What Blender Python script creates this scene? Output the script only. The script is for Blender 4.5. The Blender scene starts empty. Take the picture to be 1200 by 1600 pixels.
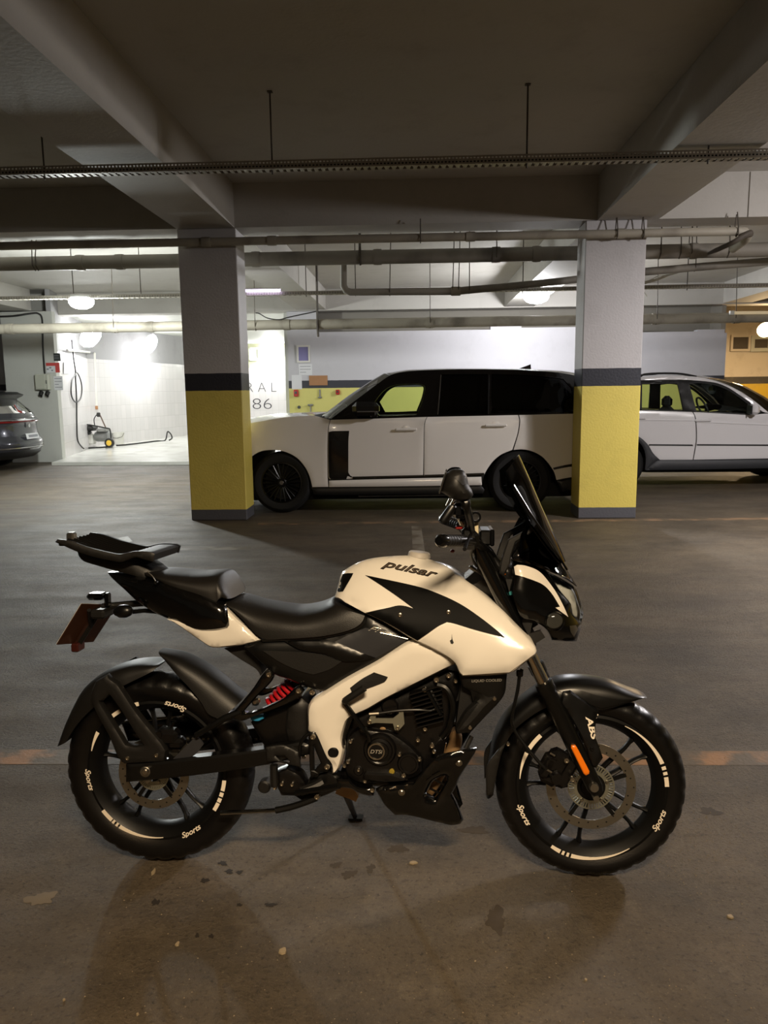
import bpy, math, random
import numpy as np
from mathutils import Vector, Matrix
from mathutils.bvhtree import BVHTree
from mathutils.geometry import delaunay_2d_cdt

random.seed(7)
scene = bpy.context.scene
COL = scene.collection
PI = math.pi

# ------------------------------------------------------------------ camera
F_PX, PITCH, YAW, ROLL, CAM_H = 1200.0, math.radians(8.9), math.radians(2.4), math.radians(.68), 1.5
fwd = Vector((-math.sin(YAW) * math.cos(PITCH), math.cos(YAW) * math.cos(PITCH), -math.sin(PITCH)))
_rt = Vector((math.cos(YAW), math.sin(YAW), 0))
_up = _rt.cross(fwd)
rt = _rt * math.cos(ROLL) - _up * math.sin(ROLL)
up = _up * math.cos(ROLL) + _rt * math.sin(ROLL)
CAM = Vector((0, 0, CAM_H))
cd = bpy.data.cameras.new('camera')
cd.sensor_fit = 'VERTICAL'
cd.sensor_height = 36.0
cd.lens = 36.0 * F_PX / 1600.0
cd.clip_start, cd.clip_end = .02, 200
cam = bpy.data.objects.new('camera', cd)
COL.objects.link(cam)
cam.matrix_world = Matrix(((rt.x, up.x, -fwd.x, 0), (rt.y, up.y, -fwd.y, 0), (rt.z, up.z, -fwd.z, CAM_H), (0, 0, 0, 1)))
scene.camera = cam

# ------------------------------------------------------------------ world and exposure
world = bpy.data.worlds.new('world')
scene.world = world
world.use_nodes = True
world.node_tree.nodes['Background'].inputs[0].default_value = (.8, .85, 1, 1)
world.node_tree.nodes['Background'].inputs[1].default_value = .0
vs = scene.view_settings
scene.display_settings.display_device = 'sRGB'
vs.view_transform = 'Standard'
vs.look = 'None'
vs.exposure = 0.0
vs.gamma = 1.0
vs.use_curve_mapping = False
scene.cycles.use_denoising = True
scene.cycles.max_bounces = 10
scene.cycles.diffuse_bounces = 6
scene.cycles.glossy_bounces = 4
scene.cycles.transmission_bounces = 6
scene.cycles.transparent_max_bounces = 12
scene.cycles.caustics_reflective = False
scene.cycles.caustics_refractive = False
scene.cycles.sample_clamp_indirect = 4.0


# ------------------------------------------------------------------ lights that stand outside the frame
def area_light(name, loc, sx, sy, watts, col, aim=None, spread=180):
    L = bpy.data.lights.new(name, 'AREA')
    L.shape = 'RECTANGLE'
    L.size, L.size_y = sx, sy
    L.energy = watts
    L.color = col
    L.spread = math.radians(spread)
    o = bpy.data.objects.new(name, L)
    COL.objects.link(o)
    o.location = loc
    d = Vector(aim if aim else (loc[0], loc[1], loc[2] - 1)) - Vector(loc)
    o.rotation_euler = d.to_track_quat('-Z', 'Y').to_euler()
    return o


def point_light(name, loc, watts, col, r=.06):
    L = bpy.data.lights.new(name, 'POINT')
    L.energy = watts
    L.color = col
    L.shadow_soft_size = r
    o = bpy.data.objects.new(name, L)
    COL.objects.link(o)
    o.location = loc
    return o


WARM = (1.0, .77, .50)
COOL = (.95, .97, 1.0)
area_light('warm_ceiling_lamp', (.3, -.6, 3.1), .9, .15, 47, WARM, aim=(0, 2.0, .3), spread=95)
area_light('warm_ceiling_lamp_rear', (-.8, -2.4, 3.3), .9, .15, 100, (1.0, .56, .23), spread=120)
point_light('neutral_ceiling_lamp', (5.0, 6.3, 3.15), 225, (1.0, .94, .93), .12)
area_light('neutral_tube_lamp', (5.0, 6.3, 3.1), .15, 1.2, 270, (1.0, .94, .93))


# ------------------------------------------------------------------ helpers
def ray(px, py):
    return rt * ((px - 600) / F_PX) - up * ((py - 800) / F_PX) + fwd


def at(px, py, Y):
    d = ray(px, py)
    return CAM + d * (Y / d.y)


def on_z(px, py, Z=0.0):
    d = ray(px, py)
    return CAM + d * ((Z - CAM_H) / d.z)


def lin(h):
    h = h.lstrip('#')
    v = [int(h[i:i + 2], 16) / 255 for i in (0, 2, 4)]
    return tuple(c / 12.92 if c <= .04045 else ((c + .055) / 1.055) ** 2.4 for c in v) + (1,)


def tag(o, label=None, cat=None, group=None, kind=None):
    if label: o['label'] = label
    if cat: o['category'] = cat
    if group: o['group'] = group
    if kind: o['kind'] = kind
    return o


def empty(name, loc=(0, 0, 0), rz=0.0, label=None, cat=None, group=None):
    o = bpy.data.objects.new(name, None)
    COL.objects.link(o)
    o.location = loc
    o.rotation_euler = (0, 0, rz)
    o.empty_display_size = .05
    return tag(o, label, cat, group)


def mat(name, color, rough=.5, metal=0.0, coat=0.0, var=.0, vscale=6.0, bump=0.0, bscale=60.0, emit=None, estr=0.0, spec=.5, dust=None, dscale=3.0, damt=.0):
    """one principled material; colour varies by noise, fine relief by noise bump, optional dust patches"""
    m = bpy.data.materials.new(name)
    m.use_nodes = True
    nt = m.node_tree
    b = nt.nodes['Principled BSDF']
    if isinstance(color, str): color = lin(color)
    b.inputs['Base Color'].default_value = color
    b.inputs['Roughness'].default_value = rough
    b.inputs['Metallic'].default_value = metal
    b.inputs['Specular IOR Level'].default_value = spec
    if coat:
        b.inputs['Coat Weight'].default_value = coat
        b.inputs['Coat Roughness'].default_value = .04
    tc = nt.nodes.new('ShaderNodeTexCoord')
    src = tc.outputs['Object']
    if var or damt:
        n = nt.nodes.new('ShaderNodeTexNoise')
        n.inputs['Scale'].default_value = vscale
        n.inputs['Detail'].default_value = 5
        nt.links.new(src, n.inputs['Vector'])
        mx = nt.nodes.new('ShaderNodeMix')
        mx.data_type = 'RGBA'
        k0, k1 = 1 - var, 1 + var
        mx.inputs[6].default_value = tuple(min(1, c * k0) for c in color[:3]) + (1,)
        mx.inputs[7].default_value = tuple(min(1, c * k1) for c in color[:3]) + (1,)
        nt.links.new(n.outputs['Fac'], mx.inputs[0])
        out = mx.outputs[2]
        if damt:
            n2 = nt.nodes.new('ShaderNodeTexNoise')
            n2.inputs['Scale'].default_value = dscale
            n2.inputs['Detail'].default_value = 6
            nt.links.new(src, n2.inputs['Vector'])
            r = nt.nodes.new('ShaderNodeMapRange')
            r.inputs[1].default_value = .5
            r.inputs[2].default_value = .75
            r.inputs[3].default_value = 0
            r.inputs[4].default_value = damt
            nt.links.new(n2.outputs['Fac'], r.inputs[0])
            m2 = nt.nodes.new('ShaderNodeMix')
            m2.data_type = 'RGBA'
            m2.inputs[7].default_value = lin(dust) if isinstance(dust, str) else dust
            nt.links.new(r.outputs[0], m2.inputs[0])
            nt.links.new(out, m2.inputs[6])
            out = m2.outputs[2]
        nt.links.new(out, b.inputs['Base Color'])
    if bump:
        n = nt.nodes.new('ShaderNodeTexNoise')
        n.inputs['Scale'].default_value = bscale
        n.inputs['Detail'].default_value = 4
        nt.links.new(src, n.inputs['Vector'])
        bp = nt.nodes.new('ShaderNodeBump')
        bp.inputs['Strength'].default_value = bump
        bp.inputs['Distance'].default_value = .01
        nt.links.new(n.outputs['Fac'], bp.inputs['Height'])
        nt.links.new(bp.outputs[0], b.inputs['Normal'])
    if emit:
        b.inputs['Emission Color'].default_value = lin(emit) if isinstance(emit, str) else emit
        b.inputs['Emission Strength'].default_value = estr
    return m


def banded(name, bands, rough=.55, bump=.25, bscale=45, dirt=.12, wob=.004, stain='#3a2f22'):
    """paint in horizontal bands by height: bands = [(top, colour), ...], last one open"""
    m = bpy.data.materials.new(name)
    m.use_nodes = True
    nt = m.node_tree
    b = nt.nodes['Principled BSDF']
    b.inputs['Roughness'].default_value = rough
    geo = nt.nodes.new('ShaderNodeNewGeometry')
    sep = nt.nodes.new('ShaderNodeSeparateXYZ')
    nt.links.new(geo.outputs['Position'], sep.inputs[0])
    n = nt.nodes.new('ShaderNodeTexNoise')
    n.inputs['Scale'].default_value = 9
    nt.links.new(geo.outputs['Position'], n.inputs['Vector'])
    ma = nt.nodes.new('ShaderNodeMath')
    ma.operation = 'MULTIPLY_ADD'
    ma.inputs[1].default_value = wob * 2
    nt.links.new(n.outputs['Fac'], ma.inputs[0])
    nt.links.new(sep.outputs[2], ma.inputs[2])
    prev = lin(bands[0][1])
    out = None
    for (top, c), (_, c2) in zip(bands[:-1], bands[1:]):
        gt = nt.nodes.new('ShaderNodeMath')
        gt.operation = 'GREATER_THAN'
        gt.inputs[1].default_value = top + wob
        nt.links.new(ma.outputs[0], gt.inputs[0])
        mx = nt.nodes.new('ShaderNodeMix')
        mx.data_type = 'RGBA'
        if out is None: mx.inputs[6].default_value = lin(c)
        else: nt.links.new(out, mx.inputs[6])
        mx.inputs[7].default_value = lin(c2)
        nt.links.new(gt.outputs[0], mx.inputs[0])
        out = mx.outputs[2]
    n2 = nt.nodes.new('ShaderNodeTexNoise')
    n2.inputs['Scale'].default_value = 2.3
    n2.inputs['Detail'].default_value = 8
    n2.inputs['Roughness'].default_value = .7
    nt.links.new(geo.outputs['Position'], n2.inputs['Vector'])
    r = nt.nodes.new('ShaderNodeMapRange')
    r.inputs[1].default_value = .52
    r.inputs[2].default_value = .8
    r.inputs[4].default_value = dirt
    nt.links.new(n2.outputs['Fac'], r.inputs[0])
    m2 = nt.nodes.new('ShaderNodeMix')
    m2.data_type = 'RGBA'
    m2.inputs[7].default_value = lin(stain)
    nt.links.new(r.outputs[0], m2.inputs[0])
    if out is None: m2.inputs[6].default_value = prev
    else: nt.links.new(out, m2.inputs[6])
    nt.links.new(m2.outputs[2], b.inputs['Base Color'])
    n3 = nt.nodes.new('ShaderNodeTexNoise')
    n3.inputs['Scale'].default_value = bscale
    n3.inputs['Detail'].default_value = 5
    nt.links.new(geo.outputs['Position'], n3.inputs['Vector'])
    bp = nt.nodes.new('ShaderNodeBump')
    bp.inputs['Strength'].default_value = bump
    bp.inputs['Distance'].default_value = .01
    nt.links.new(n3.outputs['Fac'], bp.inputs['Height'])
    nt.links.new(bp.outputs[0], b.inputs['Normal'])
    return m


class MB:
    """collects simple shapes; build() links them as ONE mesh object"""

    def __init__(s):
        s.v, s.f = [], []

    def add(s, v, f):
        k = len(s.v)
        s.v += [tuple(p) for p in v]
        s.f += [tuple(i + k for i in q) for q in f]
        return s

    def box(s, c, d, R=None):
        c = Vector(c)
        vs_ = []
        for x in (-.5, .5):
            for y in (-.5, .5):
                for z in (-.5, .5):
                    p = Vector((x * d[0], y * d[1], z * d[2]))
                    if R: p = R @ p
                    vs_.append(c + p)
        return s.add(vs_, [(0, 1, 3, 2), (4, 6, 7, 5), (0, 4, 5, 1), (2, 3, 7, 6), (0, 2, 6, 4), (1, 5, 7, 3)])

    def bx(s, x0, x1, y0, y1, z0, z1):
        return s.box(((x0 + x1) / 2, (y0 + y1) / 2, (z0 + z1) / 2), (abs(x1 - x0), abs(y1 - y0), abs(z1 - z0)))

    def rbox(s, c, d, r=.01, R=None):
        """box with chamfered edges"""
        c = Vector(c)
        hx, hy, hz = d[0] / 2, d[1] / 2, d[2] / 2
        r = min(r, hx * .9, hy * .9, hz * .9)
        vs_, idx = [], {}
        for sx in (-1, 1):
            for sy in (-1, 1):
                for sz in (-1, 1):
                    for a, p in enumerate(((hx, hy - r, hz - r), (hx - r, hy, hz - r), (hx - r, hy - r, hz))):
                        q = Vector((sx * p[0], sy * p[1], sz * p[2]))
                        if R: q = R @ q
                        idx[sx, sy, sz, a] = len(vs_)
                        vs_.append(c + q)
        f = []
        for sg in (-1, 1):
            for a in range(3):
                ring = [(-1, -1), (1, -1), (1, 1), (-1, 1)]
                q = []
                for e in ring:
                    k = list(e)
                    k.insert(a, sg)
                    q.append(idx[k[0], k[1], k[2], a])
                f.append(q)
        for a in range(3):
            b, c2 = [k for k in range(3) if k != a]
            for sb in (-1, 1):
                for sc_ in (-1, 1):
                    k0 = [0, 0, 0]; k1 = [0, 0, 0]
                    k0[a], k1[a] = -1, 1
                    k0[b] = k1[b] = sb
                    k0[c2] = k1[c2] = sc_
                    f.append((idx[k0[0], k0[1], k0[2], b], idx[k1[0], k1[1], k1[2], b], idx[k1[0], k1[1], k1[2], c2], idx[k0[0], k0[1], k0[2], c2]))
        for sx in (-1, 1):
            for sy in (-1, 1):
                for sz in (-1, 1):
                    f.append((idx[sx, sy, sz, 0], idx[sx, sy, sz, 1], idx[sx, sy, sz, 2]))
        return s.add(vs_, f)

    def tube(s, pts, r, n=8, caps=True, closed=False):
        pts = [Vector(p) for p in pts]
        N = len(pts)
        rs = r if isinstance(r, (list, tuple)) else [r] * N
        k = len(s.v)
        t0 = (pts[1] - pts[0]).normalized()
        a = t0.orthogonal().normalized()
        for i, p in enumerate(pts):
            if closed: t = pts[(i + 1) % N] - pts[i - 1]
            elif i == 0: t = pts[1] - pts[0]
            elif i == N - 1: t = pts[-1] - pts[-2]
            else: t = (pts[i + 1] - p).normalized() + (p - pts[i - 1]).normalized()
            t = t.normalized() if t.length > 1e-9 else t0
            a = (a - t * a.dot(t))
            a = a.normalized() if a.length > 1e-6 else t.orthogonal().normalized()
            b = t.cross(a)
            for j in range(n):
                an = 2 * PI * j / n
                s.v.append(tuple(p + (a * math.cos(an) + b * math.sin(an)) * rs[i]))
        M = N if closed else N - 1
        for i in range(M):
            i2 = (i + 1) % N
            for j in range(n):
                j2 = (j + 1) % n
                s.f.append((k + i * n + j, k + i * n + j2, k + i2 * n + j2, k + i2 * n + j))
        if caps and not closed:
            s.f.append(tuple(k + j for j in reversed(range(n))))
            s.f.append(tuple(k + (N - 1) * n + j for j in range(n)))
        return s

    def cyl(s, p0, p1, r, n=16, r2=None):
        return s.tube([p0, p1], [r, r if r2 is None else r2], n)

    def lathe(s, prof, c, ax=(0, 1, 0), n=48, fn=None, closed=False, a0=0.0, a1=2 * PI):
        """prof: list of (radius, along axis); closed joins last profile point to the first"""
        ax = Vector(ax).normalized()
        e1 = Vector((1, 0, 0)) if abs(ax.x) < .9 else Vector((0, 0, 1))
        e1 = (e1 - ax * e1.dot(ax)).normalized()
        e2 = e1.cross(ax)
        c = Vector(c)
        k = len(s.v)
        full = abs(a1 - a0 - 2 * PI) < 1e-6
        na = n if full else n + 1
        m = len(prof)
        for i in range(na):
            an = a0 + (a1 - a0) * i / n
            d = e1 * math.cos(an) + e2 * math.sin(an)
            for j, (r, h) in enumerate(prof):
                if fn: r = fn(i, j, r)
                s.v.append(tuple(c + d * r + ax * h))
        mm = m if closed else m - 1
        for i in range(n):
            i2 = (i + 1) % na
            for j in range(mm):
                j2 = (j + 1) % m
                s.f.append((k + i * m + j, k + i2 * m + j, k + i2 * m + j2, k + i * m + j2))
        return s

    def build(s, name, m, parent=None, angle=35, loc=None, smooth=True):
        me = bpy.data.meshes.new(name)
        me.from_pydata(s.v, [], s.f)
        me.materials.append(m)
        me.validate()
        fix_normals(me)
        if smooth:
            me.polygons.foreach_set('use_smooth', [True] * len(me.polygons))
            me.set_sharp_from_angle(angle=math.radians(angle))
        o = bpy.data.objects.new(name, me)
        COL.objects.link(o)
        if parent is not None: o.parent = parent
        if loc is not None: o.location = loc
        return o


import bmesh


def fix_normals(me):
    bm = bmesh.new()
    bm.from_mesh(me)
    bmesh.ops.remove_doubles(bm, verts=bm.verts, dist=1e-6)
    bmesh.ops.recalc_face_normals(bm, faces=bm.faces)
    bm.to_mesh(me)
    bm.free()


def copy_tree(o, parent=None):
    c = o.copy()
    COL.objects.link(c)
    if parent is not None: c.parent = parent
    for ch in list(o.children): copy_tree(ch, c)
    return c


def bez(pts, n=8):
    """Catmull-Rom through 3-D points"""
    P = [Vector(p) for p in pts]
    out = []
    for i in range(len(P) - 1):
        p0, p1, p2, p3 = P[max(i - 1, 0)], P[i], P[i + 1], P[min(i + 2, len(P) - 1)]
        for k in range(n):
            t = k / n
            out.append(.5 * ((2 * p1) + (p2 - p0) * t + (2 * p0 - 5 * p1 + 4 * p2 - p3) * t * t + (3 * p1 - p0 - 3 * p2 + p3) * t ** 3))
    out.append(P[-1])
    return out


# ------------------------------------------------------------------ frames: a local system u (length), v (towards the viewer's side), w (up)
class Frame:
    def __init__(s, O, eu, ev, ew):
        s.O, s.eu, s.ev, s.ew = Vector(O), Vector(eu), Vector(ev), Vector(ew)
        s.M = Matrix(((s.eu.x, -s.ev.x, s.ew.x, s.O.x), (s.eu.y, -s.ev.y, s.ew.y, s.O.y), (s.eu.z, -s.ev.z, s.ew.z, s.O.z), (0, 0, 0, 1)))
        s.Mi = s.M.inverted()
        s.cam = s.Mi @ CAM
        s.R = s.M.to_3x3().inverted()

    def ray(s, px, py):
        return s.R @ ray(px, py)

    def uw(s, px, py, v):
        """photo point seen on the plane at side distance v -> local (x, y, z)"""
        d = s.ray(px, py)
        t = (-v - s.cam.y) / d.y
        return s.cam + d * t

    def hit(s, px, py, bvh):
        d = s.ray(px, py).normalized()
        h = bvh.ray_cast(s.cam, d)
        if h[0] is None:
            h = bvh.find_nearest(s.cam + d * ((-.1 - s.cam.y) / d.y))
        return h[0]


def inside(poly, pts):
    """poly (n,2), pts (m,2) -> bool (m,)"""
    x, y = pts[:, 0], pts[:, 1]
    r = np.zeros(len(pts), bool)
    n = len(poly)
    j = n - 1
    for i in range(n):
        xi, yi, xj, yj = poly[i, 0], poly[i, 1], poly[j, 0], poly[j, 1]
        c = (yi > y) != (yj > y)
        with np.errstate(divide='ignore', invalid='ignore'):
            r ^= c & (x < (xj - xi) * (y - yi) / (yj - yi + 1e-30) + xi)
        j = i
    return r


def seg_dist(poly, pts):
    A = poly
    Bq = np.roll(poly, -1, 0)
    d = np.full(len(pts), 1e9)
    for a, b in zip(A, Bq):
        ab = b - a
        L = (ab @ ab) + 1e-18
        t = np.clip(((pts - a) @ ab) / L, 0, 1)
        q = a + t[:, None] * ab
        d = np.minimum(d, np.hypot(*(pts - q).T))
    return d


def refine(P, res, corner=38, smooth=True):
    """P (n,3) closed outline: Catmull-Rom between points that turn gently, straight at corners; resampled"""
    n = len(P)
    cor = []
    for i in range(n):
        a, b = P[i, :2] - P[i - 1, :2], P[(i + 1) % n, :2] - P[i, :2]
        an = abs(math.degrees(math.atan2(a[0] * b[1] - a[1] * b[0], a @ b)))
        cor.append(an > corner)
    out = []
    for i in range(n):
        p1, p2 = P[i], P[(i + 1) % n]
        L = np.hypot(*(p2 - p1)[:2])
        k = max(1, int(math.ceil(L / res)))
        p0 = p1 - (p2 - p1) if cor[i] else P[i - 1]
        p3 = p2 + (p2 - p1) if cor[(i + 1) % n] else P[(i + 2) % n]
        m1 = (p2 - p0) * .5
        m2 = (p3 - p1) * .5
        l1, l2 = np.hypot(*m1[:2]) + 1e-9, np.hypot(*m2[:2]) + 1e-9
        m1 = m1 * min(1, L / l1)
        m2 = m2 * min(1, L / l2)
        for j in range(k):
            t = j / k
            if smooth:
                q = (2 * t**3 - 3 * t**2 + 1) * p1 + (t**3 - 2 * t**2 + t) * m1 + (-2 * t**3 + 3 * t**2) * p2 + (t**3 - t**2) * m2
            else:
                q = p1 + (p2 - p1) * t
            out.append(q)
    return np.array(out)


def panel(fr, name, pts, m, parent, v=.1, bulge=0.0, R=.04, res=.016, mode='thick', t=.006, holes=(), pair=False, on=None, off=.003, corner=38,
          smooth=True, local=False, angle=32, crown=0.0):
    """a body panel from an outline traced on the side elevation.
    mode 'thick': a shell of thickness t; 'mirror': closed body, other side mirrored about v=0. on=BVH: laid on that surface."""
    def cvt(lst):
        out = []
        for p in lst:
            pv = p[2] if len(p) > 2 else v
            if local: out.append((p[0], p[1], pv))
            elif on is not None:
                h = fr.hit(p[0], p[1], on)
                out.append((h.x, h.z, -h.y))
            else:
                q = fr.uw(p[0], p[1], pv)
                out.append((q.x, q.z, pv))
        return np.array(out, float)
    loops = [refine(cvt(pts), res, corner, smooth)] + [refine(cvt(h), res, corner, smooth) for h in holes]
    B = np.vstack(loops)
    nb = len(B)
    lo, hi = B[:, :2].min(0), B[:, :2].max(0)
    gx, gy = np.meshgrid(np.arange(lo[0], hi[0], res), np.arange(lo[1], hi[1], res * .87))
    gx[1::2] += res / 2
    G = np.stack([gx.ravel(), gy.ravel()], 1)
    G = G[inside(loops[0], G)]
    for h in loops[1:]: G = G[~inside(h, G)]
    ins = []
    e_in = res * .4
    for L in loops:
        q = L[:, :2]
        tg = np.roll(q, -1, 0) - np.roll(q, 1, 0)
        tg /= np.hypot(*tg.T)[:, None] + 1e-12
        nn = np.stack([-tg[:, 1], tg[:, 0]], 1) * e_in
        for s_ in (1, -1): ins.append(q + s_ * nn)
    ins = np.vstack(ins)
    ok = inside(loops[0], ins)
    for h in loops[1:]: ok &= ~inside(h, ins)
    ins = ins[ok]
    if len(ins):
        d = np.min([seg_dist(L[:, :2], ins) for L in loops], 0)
        ins = ins[d > e_in * .9]
    if len(G):
        d = np.min([seg_dist(L[:, :2], G) for L in loops], 0)
        G = G[d > e_in + res * .45]
    G = np.vstack([ins, G]) if len(ins) else G
    V2 = [Vector(p) for p in B[:, :2]] + [Vector(p) for p in G]
    E = []
    k = 0
    for L in loops:
        E += [(k + i, k + (i + 1) % len(L)) for i in range(len(L))]
        k += len(L)
    ov, oe, of, orig, _, _ = delaunay_2d_cdt(V2, E, [], 0, 1e-7)
    XY = np.array([tuple(p) for p in ov])
    T = np.array([f for f in of if len(f) == 3], int)
    cen = XY[T].mean(1)
    keep = inside(loops[0], cen)
    for h in loops[1:]: keep &= ~inside(h, cen)
    T = T[keep]
    n = len(XY)
    vv = np.full(n, np.nan)
    for i, og in enumerate(orig):
        og = [q for q in og if q < nb]
        if og: vv[i] = B[og[0], 2]
    free = np.isnan(vv)
    nf = int(free.sum())
    if on is not None:
        for i in range(n):
            h = on.ray_cast(Vector((XY[i, 0], -1.5, XY[i, 1])), Vector((0, 1, 0)))
            if h[0] is not None: vv[i] = -h[0].y + off
            elif free[i]: vv[i] = float(np.nanmean(vv)) if np.isfinite(vv).any() else 0
            else: vv[i] += off
    elif nf:
        nbr = [set() for _ in range(n)]
        for a, b, c in T:
            nbr[a] |= {b, c}; nbr[b] |= {a, c}; nbr[c] |= {a, b}
        idx = -np.ones(n, int)
        idx[free] = np.arange(nf)
        w = np.where(free, np.nanmean(vv), vv)
        if nf < 1500:
            A = np.eye(nf)
            b = np.zeros(nf)
            for i in np.where(free)[0]:
                if not nbr[i]: continue
                for q in nbr[i]:
                    if free[q]: A[idx[i], idx[q]] -= 1 / len(nbr[i])
                    else: b[idx[i]] += vv[q] / len(nbr[i])
            w[free] = np.linalg.solve(A, b)
        else:
            for _ in range(400):
                for i in np.where(free)[0]:
                    w[i] = sum(w[q] for q in nbr[i]) / len(nbr[i])
        vv = w
    if bulge or crown:
        d = np.min([seg_dist(L[:, :2], XY) for L in loops], 0)
        q = np.clip(d / R, 0, 1)
        vv = vv + bulge * np.sqrt(np.maximum(0, 1 - (1 - q) ** 2))
    # boundary loops in output indices
    from collections import defaultdict
    cnt = defaultdict(int)
    for a, b, c in T:
        for e in ((a, b), (b, c), (c, a)): cnt[e] += 1
    bed = [e for e in cnt if (e[1], e[0]) not in cnt]

    def make(sign, nm):
        V = [(XY[i, 0], -sign * vv[i], XY[i, 1]) for i in range(n)]
        if mode == 'mirror': V += [(XY[i, 0], vv[i], XY[i, 1]) for i in range(n)]
        elif t: V += [(XY[i, 0], -sign * (vv[i] - t), XY[i, 1]) for i in range(n)]
        Fc = [tuple(x) for x in T]
        if mode == 'mirror' or t:
            Fc += [tuple(int(q) + n for q in x[::-1]) for x in T]
            Fc += [(b, a, a + n, b + n) for a, b in bed]
        mb = MB()
        mb.add(V, [tuple(int(q) for q in f) for f in Fc])
        return mb.build(nm, m, parent, angle)
    o = make(1, name)
    if pair: make(-1, name)
    return o


def overlay(fr, name, pts, m, parent, bvh, off=.003, t=.006, res=6.0, corner=38, smooth=True, pair=False, angle=32, bulge=0.0, R=.02):
    """a thin part laid on a body surface: its outline is traced on the visible side and dropped onto that surface"""
    k = 100.0
    L = refine(np.array([(p[0] / k, p[1] / k, 0) for p in pts], float), res / k, corner, smooth)
    q = L[:, :2]
    r = res / k
    lo, hi = q.min(0), q.max(0)
    gx, gy = np.meshgrid(np.arange(lo[0], hi[0], r), np.arange(lo[1], hi[1], r * .87))
    gx[1::2] += r / 2
    G = np.stack([gx.ravel(), gy.ravel()], 1)
    G = G[inside(q, G)]
    if len(G): G = G[seg_dist(q, G) > r * .45]
    n0 = len(q)
    ov, oe, of, orig, _, _ = delaunay_2d_cdt([Vector(p) for p in q] + [Vector(p) for p in G], [(i, (i + 1) % n0) for i in range(n0)], [], 0, 1e-8)
    XY = np.array([tuple(p) for p in ov])
    T = np.array([f for f in of if len(f) == 3], int)
    T = T[inside(q, XY[T].mean(1))]
    d = seg_dist(q, XY)
    V, Bk = [], []
    rr_ = R * k
    for (x, y), dd in zip(XY, d):
        h = fr.hit(x * k, y * k, bvh)
        e = (fr.cam - h).normalized()
        b = bulge * math.sqrt(max(0, 1 - (1 - min(1, dd * k / (R * 500))) ** 2)) if bulge else 0
        V.append(h + e * (off + b))
        Bk.append(h + e * (off - t))
    n = len(V)
    ed = set()
    for a, b, c in T: ed |= {(a, b), (b, c), (c, a)}
    bed = [e for e in ed if (e[1], e[0]) not in ed]
    Fc = [tuple(int(i) for i in f) for f in T] + [tuple(int(i) + n for i in f[::-1]) for f in T] + [(int(b), int(a), int(a) + n, int(b) + n) for a, b in bed]
    o = MB().add(V + Bk, Fc).build(name, m, parent, angle)
    if pair: MB().add([Vector((p.x, -p.y, p.z)) for p in V + Bk], [f[::-1] for f in Fc]).build(name, m, parent, angle)
    return o


def saddle(fr, name, st, m, parent, n=10, p=1.6, thick=None):
    """seat-like body: stations of (top centre photo point, lower side photo point, half width)"""
    rows = []
    S = [(fr.uw(a[0], a[1], 0), fr.uw(b[0], b[1], hw), hw) for a, b, hw in st]
    # smooth along the length
    A = bez([s[0] for s in S], 4)
    Bq = bez([s[1] for s in S], 4)
    W = [w.x for w in bez([Vector((s[2], 0, 0)) for s in S], 4)]
    V, w = [], 2 * n + 1
    for a, b, hw in zip(A, Bq, W):
        for j in range(-n, n + 1):
            g = abs(j) / n
            f = 1 - math.cos(g * PI / 2) ** (1 / p)
            f = f * .8 + g ** 3 * .2
            V.append((a.x + (b.x - a.x) * f, -hw * math.sin(g * PI / 2) ** .8 * (1 if j >= 0 else -1), a.z + (b.z - a.z) * f))
    Fq = [(i * w + j, i * w + j + 1, (i + 1) * w + j + 1, (i + 1) * w + j) for i in range(len(A) - 1) for j in range(w - 1)]
    Fq += [(i * w, (i + 1) * w, (i + 1) * w + w - 1, i * w + w - 1) for i in range(len(A) - 1)]
    Fq += [tuple(range(w)), tuple((len(A) - 1) * w + j for j in reversed(range(w)))]
    return MB().add(V, Fq).build(name, m, parent, 60)


def bvh_of(*obs):
    vs_, fs = [], []
    for o in obs:
        k = len(vs_)
        vs_ += [o.matrix_local @ v.co for v in o.data.vertices] if False else [v.co.copy() for v in o.data.vertices]
        fs += [tuple(i + k for i in p.vertices) for p in o.data.polygons]
    return BVHTree.FromPolygons(vs_, fs)


def text_mesh(s, size=1.0, ext=.0, shear=0.0, bold=0.0, width=1.0, res=4):
    """returns verts, faces of flat lettering with left baseline at the origin"""
    cu = bpy.data.curves.new('lettering', 'FONT')
    cu.body = s
    cu.size = size
    cu.shear = shear
    cu.offset = bold * size
    cu.extrude = ext
    cu.resolution_u = res
    o = bpy.data.objects.new('lettering', cu)
    COL.objects.link(o)
    dg = bpy.context.evaluated_depsgraph_get()
    dg.update()
    me = bpy.data.meshes.new_from_object(o.evaluated_get(dg))
    V = [(v.co.x * width, v.co.y, v.co.z) for v in me.vertices]
    Fc = [tuple(p.vertices) for p in me.polygons]
    bpy.data.objects.remove(o)
    bpy.data.curves.remove(cu)
    bpy.data.meshes.remove(me)
    x0 = min(v[0] for v in V)
    return [(v[0] - x0, v[1], v[2]) for v in V], Fc, max(v[0] for v in V) - x0


def text_plane(name, s, p0, ex, ey, size, m, parent=None, fit=None, shear=0, bold=0, depth=.0008):
    """lettering on a plane: p0 = left baseline, ex/ey = unit reading/up directions; fit = total width"""
    V, Fc, W = text_mesh(s, size, shear=shear, bold=bold)
    k = fit / W if fit else 1.0
    ex, ey = Vector(ex), Vector(ey)
    nz = ex.cross(ey).normalized()
    mb = MB()
    mb.add([Vector(p0) + ex * (v[0] * k) + ey * v[1] + nz * depth for v in V], Fc)
    return mb.build(name, m, parent, smooth=False)
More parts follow.
